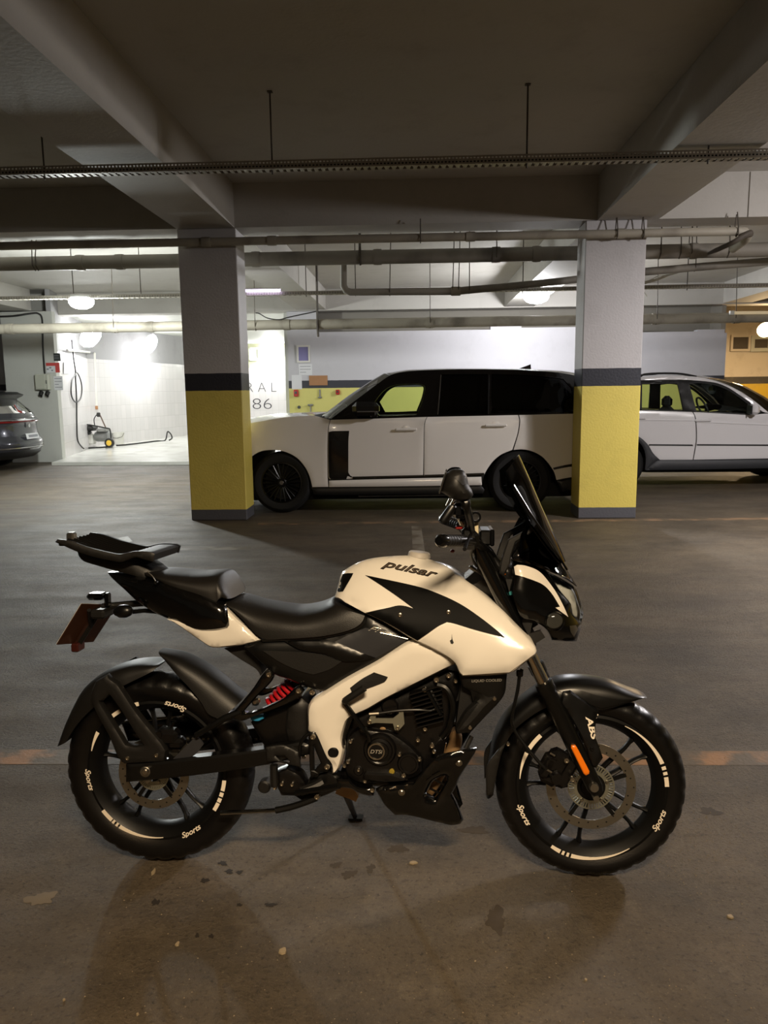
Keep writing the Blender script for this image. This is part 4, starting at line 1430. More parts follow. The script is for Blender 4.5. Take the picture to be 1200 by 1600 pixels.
# ---------------------------------------------------------------- steering head, cockpit
P('steering_head', [(724, 906), (735, 897), (750, 884), (752, 868), (772, 868), (790, 882), (802, 890), (806, 930), (818, 958), (834, 985), (838, 1010), (815, 985), (790, 958), (770, 940), (745, 922)], K_engine, v=.055, bulge=.012, R=.03, mode='mirror')
P('ignition_bracket', [(727, 905), (745, 890), (752, 893), (760, 900), (742, 912), (733, 912)], K_gloss, v=.07, t=.02)
MB().rbox(L3(744, 892, .06), (.05, .02, .012), .004, Matrix.Rotation(math.radians(35), 3, 'Y')).build('ignition_lock', S_steel, bike)
P('fairing_bracket', [(790, 905), (800, 905), (812, 925), (822, 940), (836, 948), (846, 975), (832, 972), (828, 990), (845, 985), (852, 996), (836, 1006), (824, 1000), (815, 975), (803, 950)], K_matte, v=.095, t=.012, pair=True, res=.01)
for x, y in ((801.5, 920.5), (819.5, 959.5)): bolt(x, y, .105, .007)
P('loom_tape', [(795, 925), (806, 922), (804, 929), (796, 930)], mat('teal_tape', '#1d6a6e', rough=.5), v=.11, t=.004, res=.006)
P('paper_tab', [(751, 926), (757, 924), (770, 933), (766, 938), (771, 941), (762, 937)], M_cream, v=.05, t=.003, res=.006)
# headlamp
P('headlamp_shell', [(802, 879, .08), (815, 876, .07), (846, 883, .05), (857, 896, .045), (874, 921, .06), (892, 943.5, .066), (895, 958.5, .06), (909, 975, .02), (908, 981, .04), (901, 1002, .06), (880, 1002, .08), (862, 1000, .09), (858, 989, .10), (850, 980, .105), (832, 970, .11), (812, 968, .11), (804, 950, .11), (797, 925, .105), (802, 900, .10)],
  K_gloss, bulge=.03, R=.05, mode='mirror', corner=45)
hl = [o for o in bike.children if o.name == 'headlamp_shell'][0]
HB = bvh_of(hl)
P('headlamp_strip', [(803, 885.5), (808, 882.5), (820, 883.6), (838, 890), (850, 900), (868, 924), (880, 946), (888, 964), (868, 949.5), (875, 948), (864, 930), (854, 918), (844, 911), (820, 902), (805, 898)], W_paint, on=HB, off=.005, t=.007, res=.009, corner=25)
lens = P('headlamp_lens', [(857, 896, .03), (882, 907, .0), (898, 918, .0), (906, 936, .0), (911.5, 956, .0), (909.5, 975, .01), (895, 958.5, .06), (892, 943.5, .065), (874, 921, .055)], G_lens, bulge=.03, R=.04, t=0, pair=True, res=.011, corner=45)
P('headlamp_reflector', [(858, 898, .02), (882, 910, .0), (895, 921, .0), (902, 938, .0), (907, 955, .0), (906, 970, .01), (893, 957, .05), (889, 942, .055), (872, 922, .045)], mat('lamp_reflector', '#c8c8c4', rough=.55, metal=0, var=.15, vscale=30), bulge=.012, R=.04, mode='mirror', res=.011, corner=45)
lp = L3(868, 972, .125)
pl = MB().lathe([(0, -.012), (.018, -.009), (.028, 0), (.03, .01), (0, .012)], lp, (-.2, 1, .1), 20).build('position_lamp', G_lens, bike)
MB().lathe([(0, .006), (.024, .006), (.024, .02), (0, .02)], lp, (-.2, 1, .1), 20).build('position_lamp_bowl', mat('dark_chrome', '#5f5e5a', rough=.3, metal=.6), pl)
P('lamp_emblem', [(890, 978), (900, 977), (903, 984), (897, 995), (892, 988)], S_steel, on=HB, off=.004, t=.004, res=.006, corner=25)
# windscreen: curved smoked sheets, ridge on the centre line and edges swept back on both sides
def screen(name, ridge, edge, ve, m, rows=14, cols=7):
    """ridge/edge: photo points from top to bottom"""
    def samp(pl, f):
        L = [0]
        for a, b in zip(pl, pl[1:]): L.append(L[-1] + math.dist(a, b))
        s = f * L[-1]
        for i in range(len(pl) - 1):
            if s <= L[i + 1] or i == len(pl) - 2:
                t = (s - L[i]) / (L[i + 1] - L[i] + 1e-9)
                return (pl[i][0] + (pl[i + 1][0] - pl[i][0]) * t, pl[i][1] + (pl[i + 1][1] - pl[i][1]) * t)
    mb = MB()
    V = []
    for i in range(rows + 1):
        f = i / rows
        a = L3(*samp(ridge, f), .0)
        vee = ve * (1 - .35 * max(0, f - .6) / .4)
        b = L3(*samp(edge, f), vee)
        for j in range(-cols, cols + 1):
            g = abs(j) / cols
            q = g * g * .55 + g * .45
            p = Vector((a.x + (b.x - a.x) * q, -vee * (g ** .85) * (1 if j >= 0 else -1), a.z + (b.z - a.z) * q))
            V.append(p)
    w = 2 * cols + 1
    k = len(V)
    V2 = [p + Vector((-.003, 0, -.001)) for p in V]
    Fq = []
    for i in range(rows):
        for j in range(w - 1):
            q = (i * w + j, i * w + j + 1, (i + 1) * w + j + 1, (i + 1) * w + j)
            Fq += [q, tuple(x + k for x in q[::-1])]
    for i in range(rows):
        for j in (0, w - 1):
            Fq.append((i * w + j, (i + 1) * w + j, (i + 1) * w + j + k, i * w + j + k))
    for j in range(w - 1):
        for i in (0, rows):
            Fq.append((i * w + j, i * w + j + 1, i * w + j + 1 + k, i * w + j + k))
    mb.add(V + V2, Fq)
    return mb.build(name, m, bike, 50)


screen('windscreen', [(811, 710), (828, 748), (845, 788), (862, 826), (874, 852), (884, 876)], [(791, 736), (794, 764), (806, 786), (818, 806), (850, 850), (874, 880)], .13, G_smoke)
screen('lower_visor', [(838, 817), (855, 844), (870, 868), (888, 893), (902, 916)], [(824, 818), (815, 835), (812, 868), (848, 884), (890, 906)], .12, G_smoke)
tubepx('screen_rail', [(802, 758, .125), (818, 784, .125), (836, 813, .125), (860, 848, .10), (886, 890, .06)], .0035, K_gloss)
P('cockpit_shroud', [(806, 848, .06), (822, 838, .05), (838, 822, .02), (862, 855, .02), (885, 890, .03), (892, 905, .04), (858, 893, .08), (830, 882, .10), (802, 876, .10), (797, 866, .09)], K_gloss, bulge=.02, R=.04, mode='mirror', corner=50)
P('screen_bracket', [(783, 876), (794, 843), (822, 828), (838, 817), (840, 824), (825, 836), (806, 847), (799, 868), (796, 882), (787, 900), (780, 896)], K_matte, v=.10, bulge=.003, R=.006, t=.012, pair=True, res=.009, corner=25)
MB().rbox(L3(757, 837, .03), (.036, .14, .046), .006).build('instrument_cluster', K_satin, bike)
MB().rbox(L3(767, 837, .03), (.014, .14, .050), .004).build('cluster_back', K_gloss, bike)
# handlebar and controls
HBp = [(690, 845, .36), (712, 845, .30), (738, 845, .22), (756, 856, .12), (768, 868, .05)]
hb = [L3(*p) for p in HBp]
full = hb + [Vector((p.x, -p.y, p.z)) for p in reversed(hb)]
MB().tube(bez(full, 5), .0115, 12).build('handlebar', K_satin, bike)
for s in (1, -1):
    def sv(p): return Vector((p.x, p.y * s, p.z))
    A_, Bq_ = sv(L3(694, 845, .35)), sv(L3(726, 845, .24))
    mb = MB()
    n = 24
    mb.tube([A_.lerp(Bq_, i / n) for i in range(n + 1)], [.0165 + (.0012 if i % 3 else -.0008) for i in range(n + 1)], 14)
    mb.build('handle_grip', K_matte, bike)
    d = (A_ - Bq_).normalized()
    MB().tube([A_, A_ + d * .004, A_ + d * .022, A_ + d * .03], [.014, .018, .0175, .012], 14).build('bar_end_weight', K_gloss, bike)
    C_ = sv(L3(735, 843, .20))
    MB().rbox(C_, (.05, .05, .055), .014).rbox(C_ + Vector((-.01, -.012 * s, .02)), (.03, .03, .03), .008).build('switch_housing', K_satin, bike)
    MB().tube(bez([sv(L3(738, 832, .20)), sv(L3(733, 838, .24)), sv(L3(728, 852, .30)), sv(L3(726, 858, .36))], 5), .0055, 8).build('brake_lever' if s == 1 else 'clutch_lever', S_steel if s == -1 else K_engine, bike)
MB().rbox(L3(717, 824, .22), (.02, .02, .010), .003).build('engine_stop_switch', M_redplastic, bike)
MB().rbox(L3(707, 861, .24), (.012, .02, .008), .003).build('start_button', M_redplastic, bike)
tubepx('throttle_cable', [(733, 830, .2), (738, 845, .2), (738, 858, .17), (736, 870, .14), (745, 885, .09)], .0045, K_satin)
tubepx('cable', [(752, 862, .1), (764, 856, .08), (775, 872, .05), (785, 890, .05)], .005, K_satin)
tubepx('cable', [(742, 872, .12), (752, 862, .12), (765, 866, .1), (778, 888, .09), (800, 915, .09)], .0045, K_satin)
tubepx('cable', [(750, 872, .09), (748, 890, .085), (760, 905, .085), (775, 930, .085)], .005, K_satin)
tubepx('brake_fluid_tube', [(744.5, 815, .18), (744, 833, .18)], [.0055, .0075], M_cream, sm=0)
MB().rbox(L3(747, 871, .10), (.018, .014, .012), .003).build('cable_adjuster', M_cream, bike)
MB().rbox(L3(741, 868, .10), (.010, .010, .010), .003).build('brass_fitting', S_zinc, bike)
# mirrors
def mirror_set(s):
    P0 = [(688, 768), (691, 757), (694, 747.5), (699, 739), (707.5, 734), (722.5, 734), (728, 740), (731, 749), (732.5, 757.5), (737.5, 766), (740, 774), (734, 781), (719, 783), (705, 779), (692.5, 771)]
    VB = .33
    # shell: cap towards the viewer and a flat glass face at the back edge
    pts = []
    for x, y in P0:
        q = L3(x, y, VB)
        pts.append((q.x, q.z, VB - .02))
    sh = panel(BK, 'mirror_housing', pts, K_matte, bike, bulge=.04, R=.045, t=.10, local=True, res=.012, corner=50)
    if s == -1:
        sh.data = sh.data.copy()
        for v in sh.data.vertices: v.co.y = -v.co.y
        sh.data.flip_normals()
    else:
        B0 = bvh_of(sh)
        P('mirror_facet', [(709, 745), (722, 741), (729, 745), (731, 756), (723, 758)], M_greyblk, on=B0, off=.002, t=.003, parent=sh, res=.008, corner=20)
    def sv(p): return Vector((p.x, p.y * s, p.z))
    gl = MB()
    a, b_ = sv(L3(690, 766, VB)), sv(L3(698, 742, VB))
    ctr = (a + b_) / 2 + Vector((-.004, .03 * s, 0))
    gl.rbox(ctr, (.004, .12, .06), .002, Matrix.Rotation(math.radians(18), 3, 'Y'))
    gl.build('mirror_glass', S_chrome, sh)
    MB().tube(bez([sv(L3(726, 781, VB - .03)), sv(L3(730, 796, .30)), sv(L3(735, 818, .24)), sv(L3(737, 836, .20))], 5), [.014] * 4 + [.011] * 12, 10).build('mirror_stem', K_satin, bike)


mirror_set(1)
mirror_set(-1)
ac = MB()
ac.tube([L3(691, 816, .30), L3(693, 813, .30), L3(708, 791, .29), L3(709, 789, .29)], [.012, .0135, .0125, .009], 12)
ac = ac.build('phone_mount_arm', K_satin, bike)
MB().rbox(L3(716, 797, .27), (.03, .04, .04), .008).rbox(L3(722, 806, .25), (.03, .03, .03), .008).tube([L3(716, 797, .27), L3(735, 832, .20)], .008, 8).build('phone_mount_clamp', K_gloss, bike)
for dx in (0, 4): MB().tube([L3(697 + dx * 1.6, 790, .30), L3(703 + dx * 1.6, 778, .30)], .002, 6).build('mount_screw', S_bolt, bike)
MB().lathe([(.010, -.004), (.016, -.004), (.016, .004), (.010, .004)], L3(743, 808, .20), (0, 1, 0), 18, closed=True).build('mount_ring', K_gloss, bike)
P('rack_nose', [(186, 867), (199, 865), (210.5, 862.5), (236, 863), (241.5, 866), (238.5, 876.5), (225, 873.5), (210.5, 871), (198, 876), (188, 877)], K_matte, v=.112, mode='mirror', bulge=.003, R=.006, res=.012, parent=rk0)
MB().rbox(L3(787, 897, .07), (.012, .008, .008), .003).build('amber_marker', M_orange, bike)
P('chain_case', [(190, 1130), (350, 1114), (356, 1140), (340, 1152), (200, 1158)], K_gloss, v=-.105, bulge=.004, R=.01, t=.02, corner=25)
tubepx('chain_case_trim', [(186, 1130, -.10), (250, 1122.5, -.10), (352, 1113, -.10)], .0055, S_chrome)
P('brake_linkage', [(431, 1206), (450, 1199), (470, 1210), (480, 1228), (462, 1243), (440, 1243), (433, 1228)], K_engine, v=.118, bulge=.01, R=.015, t=.04, res=.01)
P('footrest_plate', [(484, 1214), (512, 1204), (530, 1213), (533, 1231), (505, 1244), (474, 1252), (460, 1243), (478, 1228)], K_satin, v=.12, bulge=.008, R=.012, t=.04, res=.01)
# ================================================================== PIPES, TRAYS, CABLES
M_pipe = mat('dusty_plastic_pipe', '#a39d8f', rough=.6, var=.12, vscale=3, dust='#3d352b', dscale=2.0, damt=.75)
M_pipe2 = mat('old_grey_pipe', '#8b867c', rough=.65, var=.15, vscale=2.5, dust='#2f2a24', dscale=1.6, damt=.8)
M_tray = mat('galvanised_tray', '#a09b90', rough=.5, metal=.15, var=.15, vscale=8)
M_rod = mat('rusty_rod', '#4b443b', rough=.7, var=.3, vscale=20)
M_cable = mat('black_cable', '#1b1a18', rough=.6, var=.1)
M_wcable = mat('white_cable', '#d6d4cd', rough=.5, var=.05)


def line_pts(px, Y):
    return [at(x, y, Y) for x, y in px]


def hanger(parent, px, Y, z0, z1=CEIL, r=.006, tilt=0.0):
    x = at(px, 400, Y).x
    MB().tube([(x, Y, z0), (x + tilt, Y, z1)], r, 6).build('hanger_rod', M_rod, parent)


def coupling(parent, px, Y, z, r, w=.08):
    x = at(px, 400, Y).x
    MB().lathe([(r * .9, -w / 2), (r * 1.12, -w / 2), (r * 1.16, 0), (r * 1.12, w / 2), (r * .9, w / 2)], (x, Y, z), (1, 0, 0), 20).build('pipe_collar', M_pipe2, parent)


# pipe across the pillars
z = at(600, 372.5, 8.88).z
t = empty('water_pipe', (0, 8.88, z), label='thin grey pipe crossing in front of both pillar tops', cat='pipe')
xe = at(1168, 364, 8.88).x
pts = [Vector((XL + .1, 0, 0)), Vector((-1, 0, 0)), Vector((xe - .12, 0, 0))] + [Vector((xe - .03, .0, -.005)), Vector((xe + .03, .05, -.03)), Vector((xe + .05, .14, -.06)), Vector((xe + .05, .5, -.10))]
MB().tube(pts, .046, 16).build('pipe_run', M_pipe, t)
for px in (322, 425, 735, 968):
    x = at(px, 372, 8.88).x
    MB().lathe([(.044, -.05), (.053, -.05), (.055, 0), (.053, .05), (.044, .05)], (x, 0, 0), (1, 0, 0), 18).build('pipe_collar', M_pipe, t)
for px in (657, 963, 1004, 1150):
    x = at(px, 372, 8.88).x
    MB().tube([(x, 0, .20 if px > 1004 or px < 700 else .18), (x, -.052, .03), (x, -.055, -.03), (x, 0, -.056), (x, .055, 0), (x, .02, .18)], .006, 6).build('hanger_strap', M_rod, t)
MB().tube(bez([(xe + .02, -.03, -.03), (xe - .06, -.06, -.06), (xe - .18, -.03, -.13), (xe - .30, .3, -.18)], 5), [.04, .04, .04, .036, .034, .032, .03, .028, .027, .026, .026, .026, .026, .026, .02, .015], 10).build('wrapped_joint', M_rod, t)
# thick drain pipe behind the pillars
z = at(600, 401.5, 9.85).z
t = empty('drain_pipe', (0, 9.85, z), label='thick grey drain pipe running behind both pillars', cat='pipe')
MB().tube([(XL + .1, 0, 0), (0, 0, 0), (12.9, 0, 0)], .085, 20).build('pipe_run', M_pipe2, t)
for px in (125, 187, 400, 590, 775, 838, 1082):
    x = at(px, 400, 9.85).x
    MB().lathe([(.08, -.05), (.094, -.05), (.097, 0), (.094, .05), (.08, .05)], (x, 0, 0), (1, 0, 0), 20).build('pipe_collar', M_pipe2, t)
for px, tl in ((55, .0), (60, .04), (563, 0), (1029, .02), (1060, 0), (1077, 0), (1135, 0), (775, 0)):
    x = at(px, 400, 9.85).x
    MB().tube([(x, -.02, -.09), (x, -.095, -.03), (x, -.09, .05), (x + tl, 0, CEIL - z)], .016 if px == 563 else .007, 6).build('hanger_strap', M_rod, t)
# branch pipe: drops from the thick pipe and climbs to the right
q = line_pts([(537, 408), (537, 447), (541, 454), (548, 456.5), (600, 456), (712, 455), (780, 449), (870, 440), (950, 431), (1003, 425), (1100, 416.5), (1200, 408.5)], 10.35)
q += [q[-1] + (q[-1] - q[-2]) * 2]
t = empty('branch_pipe', (0, 0, 0), label='bent pipe dropping from the drain pipe and rising to the right', cat='pipe')
MB().tube(q, [.046] * 5 + [.05] + [.046] * 2 + [.05] * 5, 14).build('pipe_run', M_pipe2, t)
MB().lathe([(.04, -.06), (.058, -.06), (.058, .06), (.04, .06)], at(712, 455, 10.35), (1, 0, 0), 16).build('pipe_collar', M_pipe, t)
for px, py in ((609, 456), (707, 455), (716, 455), (733, 453), (1085, 418)):
    p = at(px, py, 10.35)
    MB().tube([p - Vector((0, 0, .05)), p + Vector((0, -.052, 0)), Vector((p.x + (.03 if px < 730 else 0), 10.35, CEIL))], .006, 6).build('hanger_rod', M_rod, t)
# low pipe over the cars
z = at(600, 505, 14.0).z
t = empty('long_pipe', (0, 14.0, z), label='long pale pipe running low above the parked cars', cat='pipe')
MB().tube([(XL + .1, 0, 0), (0, 0, 0), (12.9, 0, 0)], .088, 20).build('pipe_run', M_pipe, t)
for px in (15, 180, 235, 448, 672, 1024, 1150):
    x = at(px, 505, 14.0).x
    MB().lathe([(.08, -.06), (.096, -.06), (.098, 0), (.096, .06), (.08, .06)], (x, 0, 0), (1, 0, 0), 20).build('pipe_collar', M_pipe, t)
for px in (180, 497, 672, 1024, 1146, 400):
    x = at(px, 505, 14.0).x
    MB().tube([(x, -.03, -.10 if px != 497 else -.22), (x, -.098, 0), (x, 0, CEIL - z)], .022 if px == 497 else .007, 6).build('hanger_rod', M_rod, t)


def cable_tray(name, label, Y, zc, h, x0, x1, pitch, cables, depth=.10, hx=()):
    t = empty(name, (0, Y, zc), label=label, cat='cable tray')
    mb = MB()
    for zz in (h / 2 - .006, 0, -h / 2 + .006): mb.bx(x0, x1, -.0015, .0015, zz - .006, zz + .006)
    n = int((x1 - x0) / pitch)
    for i in range(n):
        x = x0 + (i + .5) * pitch
        mb.bx(x - pitch * .22, x + pitch * .22, -.0015, .0015, -h / 2, h / 2)
    f = mb.build('tray_side', M_tray, t, smooth=False)
    f.location = (0, -depth / 2, 0)
    g = f.copy()
    COL.objects.link(g)
    g.parent = t
    g.location = (0, depth / 2, 0)
    mb = MB()
    for i in range(n // 2):
        x = x0 + (i * 2 + .5) * pitch
        mb.bx(x - pitch * .55, x + pitch * .55, -depth / 2, depth / 2, -h / 2 - .001, -h / 2 + .002)
    mb.bx(x0, x1, -depth / 2, -depth / 2 + .025, -h / 2, -h / 2 + .002)
    mb.build('tray_bottom', M_tray, t, smooth=False)
    for i, (dy, r, m) in enumerate(cables):
        pts = [(x0 + (x1 - x0) * k / 40, dy + .006 * math.sin(k * 1.7 + i), -h / 2 + .01 + r + .012 * i * .6 + abs(.008 * math.sin(k * .9 + i * 2))) for k in range(41)]
        MB().tube(pts, r, 6).build('tray_cable', m, t)
    for px, dz in hx:
        x = at(px, 250, Y).x
        MB().tube([(x, 0, -h / 2 - .03), (x, 0, CEIL - zc)], .007, 6).build('hanger_rod', M_rod, t)
        MB().box((x, 0, CEIL - zc - .004), (.04, .04, .006)).build('hanger_plate', M_rod, t)
    return t


zt = at(600, 255.5, 6.4).z
cable_tray('cable_tray', 'slotted cable tray nearest the viewer, under the front ceiling', 6.4, zt, .062, -6.5, 6.5, .028, [(-.01, .011, M_cable), (.02, .009, M_cable), (-.03, .007, M_cable)], hx=((425, 0), (823, 0), (68, 0), (1106, 0)))
zt2 = at(600, 456, 12.0).z
cable_tray('cable_tray', 'slotted cable tray behind the pillars carrying the round lamps', 12.0, zt2, .05, -9, 9, .04, [(-.01, .012, M_cable), (.02, .010, M_cable)], hx=((100, 0), (208, 0), (473, 0), (552, 0), (820, 0), (1083, 0), (948, 0)))
# violet strip light beside the left pillar
t = empty('strip_lamp', at(411, 456, 11.9), label='violet glowing strip lamp on the cable tray right of left pillar', cat='lamp')
MB().bx(-.27, .27, -.03, .03, .035, .05).build('strip_body', M_lampbody, t)
MB().bx(-.26, .26, -.02, .02, -.0, .035).build('strip_tube', glow('violet_glow', (.75, .62, 1, 1), 7), t)
# white tube fitting over the pale wagon
p0, p1 = at(1141, 489, 13.86), at(1260, 488, 13.86)
t = empty('tube_lamp', p0, label='cream fluorescent tube fitting on the long pipe at right edge', cat='lamp')
MB().cyl((0, 0, 0), p1 - p0, .027, 14).build('tube', mat('cream_tube', '#e2cfa8', rough=.4, emit=(1, .8, .5, 1), estr=.25), t)
MB().bx(-.01, .06, -.03, .03, -.035, .035).build('end_cap', M_lampbody, t)
# loose white cables hanging beside the right pillar
t = empty('cable_bundle', at(1004, 444, 11.94), label='loose white cables hanging from the tray right of right pillar', cat='cable')
b0 = at(1004, 444, 11.94)
for k, e in enumerate(((1051, 428), (1040, 430), (1030, 431), (1046, 430))):
    pts = [at(985, 448 + k, 11.94), at(1004, 444 - k * .8, 11.94), at((1004 + e[0]) / 2, (444 + e[1]) / 2 + 1.5 - k * .8, 11.94), at(e[0], e[1], 11.94), at(e[0] + 30, e[1] - 8, 11.5)]
    MB().tube([p - b0 for p in bez(pts, 4)], .009, 6).build('cable', M_wcable, t)
MB().tube([at(1002, 449, 11.94) - b0, at(1006, 455, 11.94) - b0, at(1011, 463, 11.94) - b0], .007, 6).build('cable', M_wcable, t)
# drooping cable near the bay
o = MB().tube(bez([at(400, 489, 14), at(405, 490, 13.95), at(418, 497, 13.9), at(436, 499.5, 13.9), at(452, 495.5, 13.93), at(497, 486, 14)], 5), .010, 6).build('drooping_cable', M_cable)
tag(o, 'thin grey cable drooping above the far doorway, right of left pillar', 'cable')
o = MB().tube(bez([at(-20, 495, 16.9), at(20, 494, 16.9), at(48, 490, 17.0), at(60, 490, 17.12), at(66, 500, 17.17), at(67, 540, 17.17), at(70, 584, 17.17)], 5), .02, 6).build('supply_cable', M_cable)
tag(o, 'black supply cable running down the white pier to the grey box', 'cable')

# ================================================================== THINGS ON THE PIER AND WALLS
M_box = mat('grey_box_plastic', '#b9bbae', rough=.4, var=.04)
M_paper = mat('white_paper', '#dcdde0', rough=.7, var=.04)
M_print = mat('faint_print', '#8a8c92', rough=.7)
M_redsign = mat('red_sign', '#c8504c', rough=.5, var=.05)
M_darksign = mat('dark_sign', '#3f4442', rough=.5, var=.1)
M_card = mat('brown_card', '#a67a55', rough=.8, var=.12, vscale=8)
M_redp = mat('red_holder_plastic', '#b51d22', rough=.4)


def on_wall(x0, y0, x1, y1, Y, th):
    a, b_ = at(x0, y0, Y), at(x1, y1, Y)
    return a, b_, ((a.x + b_.x) / 2, Y - th / 2, (a.z + b_.z) / 2), (abs(b_.x - a.x), th, abs(a.z - b_.z))


def sheet_thing(name, x0, y0, x1, y1, Y, m, label, cat, lines=0, th=.004, gap=.0, bev=None):
    a, b_, c, d = on_wall(x0, y0, x1, y1, Y, th)
    t = empty(name, (c[0], Y - gap, c[2]), label=label, cat=cat)
    MB().rbox((0, -th / 2, 0), d, min(.001, th / 3) if bev is None else bev).build('sheet', m, t, smooth=False)
    for i in range(lines):
        w = d[0] * (.8 if i % 3 != 2 else .45)
        zz = d[2] / 2 - d[2] * (i + .8) / (lines + .8)
        MB().box((-(d[0] * .8 - w) / 2, -th - .0008, zz), (w, .001, d[2] * .045)).build('printed_line', M_print, t, smooth=False)
    return t, d


YP = 17.19
a, b_, c, d = on_wall(58, 585, 81, 609, YP, .16)
t = empty('fuse_box', (c[0], YP, c[2]), label='grey plastic electrical box with two sockets below on the white pier', cat='electrical box')
MB().rbox((0, -.07, 0), (d[0], .14, d[2]), .015).build('box_body', M_box, t)
MB().rbox((-.03, -.145, .005), (d[0] * .72, .015, d[2] * .92), .006).build('box_lid', M_box, t)
MB().rbox((d[0] * .36, -.145, .0), (.015, .02, .08), .004).build('latch', M_darksign, t)
for dx in (-.06, .085):
    s_ = MB().lathe([(0, -.10), (.035, -.10), (.045, -.08), (.048, 0), (0, 0)], (dx, -.05, -d[2] / 2 - .05), (0, .7, .7), 16).build('socket', M_cable, t)
    MB().tube([(dx, -.06, -d[2] / 2 - .06), (dx - .01, -.05, -d[2] / 2 - .16)], .02, 8).build('plug', M_cable, s_)
t, d = sheet_thing('sign_board', 72, 567, 94, 582, YP, M_paper, 'red and white notice board on the white pier above the electrical box', 'sign', th=.01)
MB().box((0, -.0115, d[2] * .34), (d[0], .003, d[2] * .32)).build('red_band', M_redsign, t, smooth=False)
MB().box((d[0] * .34, -.0115, -d[2] * .16), (d[0] * .32, .003, d[2] * .68)).build('red_band', M_redsign, t, smooth=False)
for dx, dz, w in ((-.12, -.03, .05), (-.02, -.06, .04), (-.06, .0, .05)):
    MB().rbox((dx, -.0118, dz), (w, .002, .03), .0008).build('printed_mark', M_print, t, smooth=False)
t, d = sheet_thing('sign_board', 83.5, 552, 95, 564, YP, M_darksign, 'small dark notice above the red notice on the pier', 'sign', th=.01)
for i in range(2): MB().box((-.01, -.0112, .03 - .05 * i), (d[0] * .7, .001, .012)).build('printed_line', M_print, t, smooth=False)
sheet_thing('paper_notice', 83.5, 588, 99, 609.5, YP, M_paper, 'white paper notice right of the electrical box', 'notice', 4)


def at_bay(px, py, i, off=.03):
    """photo point on bay wall section i -> world"""
    A, B_ = Vector((*BAY[i], 0)), Vector((*BAY[i + 1], 0))
    n = Vector((B_.y - A.y, -(B_.x - A.x), 0)).normalized()
    d = ray(px, py)
    tt = (A + n * off - CAM).dot(n) / d.dot(n)
    return CAM + d * tt


def bay_sheet(name, quad, i, m, label, cat, lines=0):
    q = [at_bay(x, y, i, .02) for x, y in quad]
    n = (q[1] - q[0]).cross(q[3] - q[0]).normalized() * .006
    t = empty(name, q[0], label=label, cat=cat)
    q = [p - q[0] for p in q]
    MB().add(q + [p + n for p in q], [(0, 1, 2, 3), (7, 6, 5, 4), (0, 4, 5, 1), (1, 5, 6, 2), (2, 6, 7, 3), (3, 7, 4, 0)]).build('sheet', m, t, smooth=False)
    return t


bay_sheet('paper_notice', [(100, 566), (109, 566), (109, 584), (100, 584)], 0, M_paper, 'white paper notice on the tiles at the pier corner', 'notice')
# wall hose with loop
o = MB().tube(bez([at_bay(*p, 0, .03) for p in ((112, 531), (115, 560), (118, 583), (113, 592), (111, 610), (113, 622), (119, 628.5), (126, 622), (128, 608), (126, 594), (121, 583), (118, 586), (119.5, 620), (120, 660), (121, 686), (126, 696), (131, 701))], 5), .018, 6).build('hanging_hose', M_cable)
tag(o, 'dark hose looped on the tiled wall beside the pier', 'hose')
t = empty('white_conduit', at_bay(148, 552, 1, .05), label='white pipe running across and down the tiles above the pressure washer', cat='pipe')
o0 = at_bay(148, 552, 1, .05)
MB().tube([at_bay(105, 547, 0, .04) - o0, at_bay(128, 549, 0, .04) - o0, at_bay(144, 551, 0, .05) - o0, Vector((0, 0, 0)), at_bay(148, 556, 1, .05) - o0, at_bay(151, 634, 1, .05) - o0], .03, 8).build('pipe_run', M_wcable, t)
MB().rbox(at_bay(151, 637, 1, .06) - o0, (.07, .06, .10), .01).build('tap', M_card, t)

# pressure washer
wp = on_z(154, 700, BAYZ)
wp = Vector((wp.x + .05, wp.y, BAYZ))
t = empty('pressure_washer', wp, label='black wheeled pressure washer with yellow wheel hubs by tiled wall', cat='pressure washer')
S = wp.y / 1200


def wl(px, py, dy=0.0):
    p = at(px, py, wp.y + dy)
    return p - wp


M_motor = mat('grey_motor_metal', '#8b8c8a', rough=.4, metal=.5, var=.2, vscale=12)
for dy in (-.22, .22):
    MB().tube(bez([wl(133, 700, dy), wl(132, 672, dy), wl(134, 665, dy), wl(140, 664, dy), wl(166, 669, dy), wl(172, 672, dy), wl(173, 690, dy), wl(168, 698, dy), wl(133, 700, dy)], 3), .02, 6).build('frame_tube', M_cable, t)
MB().lathe([(0, -.2), (.12, -.2), (.14, -.15), (.14, .18), (.10, .22), (0, .22)], wl(161, 682, 0), (1, 0, 0), 18).build('motor', M_motor, t)
MB().rbox(wl(161, 672, 0), (.26, .3, .10), .02).build('pump', M_motor, t)
MB().rbox(wl(142, 669, -.05), (.26, .40, .14), .05).rbox(wl(138, 676, -.1), (.12, .25, .12), .04).build('cover', M_cable, t)
MB().rbox(wl(143, 686, .0), (.16, .26, .28), .03).build('tank', M_wcable, t)
for dy in (-.26, .26):
    w_ = MB().lathe([(.05, -.04), (.12, -.04), (.13, -.02), (.13, .02), (.12, .04), (.05, .04)], wl(171, 692, dy), (0, 1, 0), 22, closed=True).build('wheel', M_cable, t)
    MB().lathe([(0, -.045), (.04, -.05), (.075, -.04), (.075, .04), (0, .04)], wl(171, 692, dy), (0, 1, 0), 18).build('wheel_hub', mat('yellow_hub', '#d8b23a', rough=.5), w_)
MB().tube([wl(166, 670, -.1), wl(157, 650, -.1), wl(154, 645, -.1)], .018, 6).build('spray_lance', mat('brown_lance', '#5a4638', rough=.5), t)
MB().rbox(wl(154, 648, -.1), (.10, .06, .12), .02).build('lance_trigger', M_cable, t)
MB().tube(bez([wl(148, 665, -.1), wl(147, 655, -.1), wl(151, 648, -.1)], 4), .014, 6).build('lance_hose', M_cable, t)
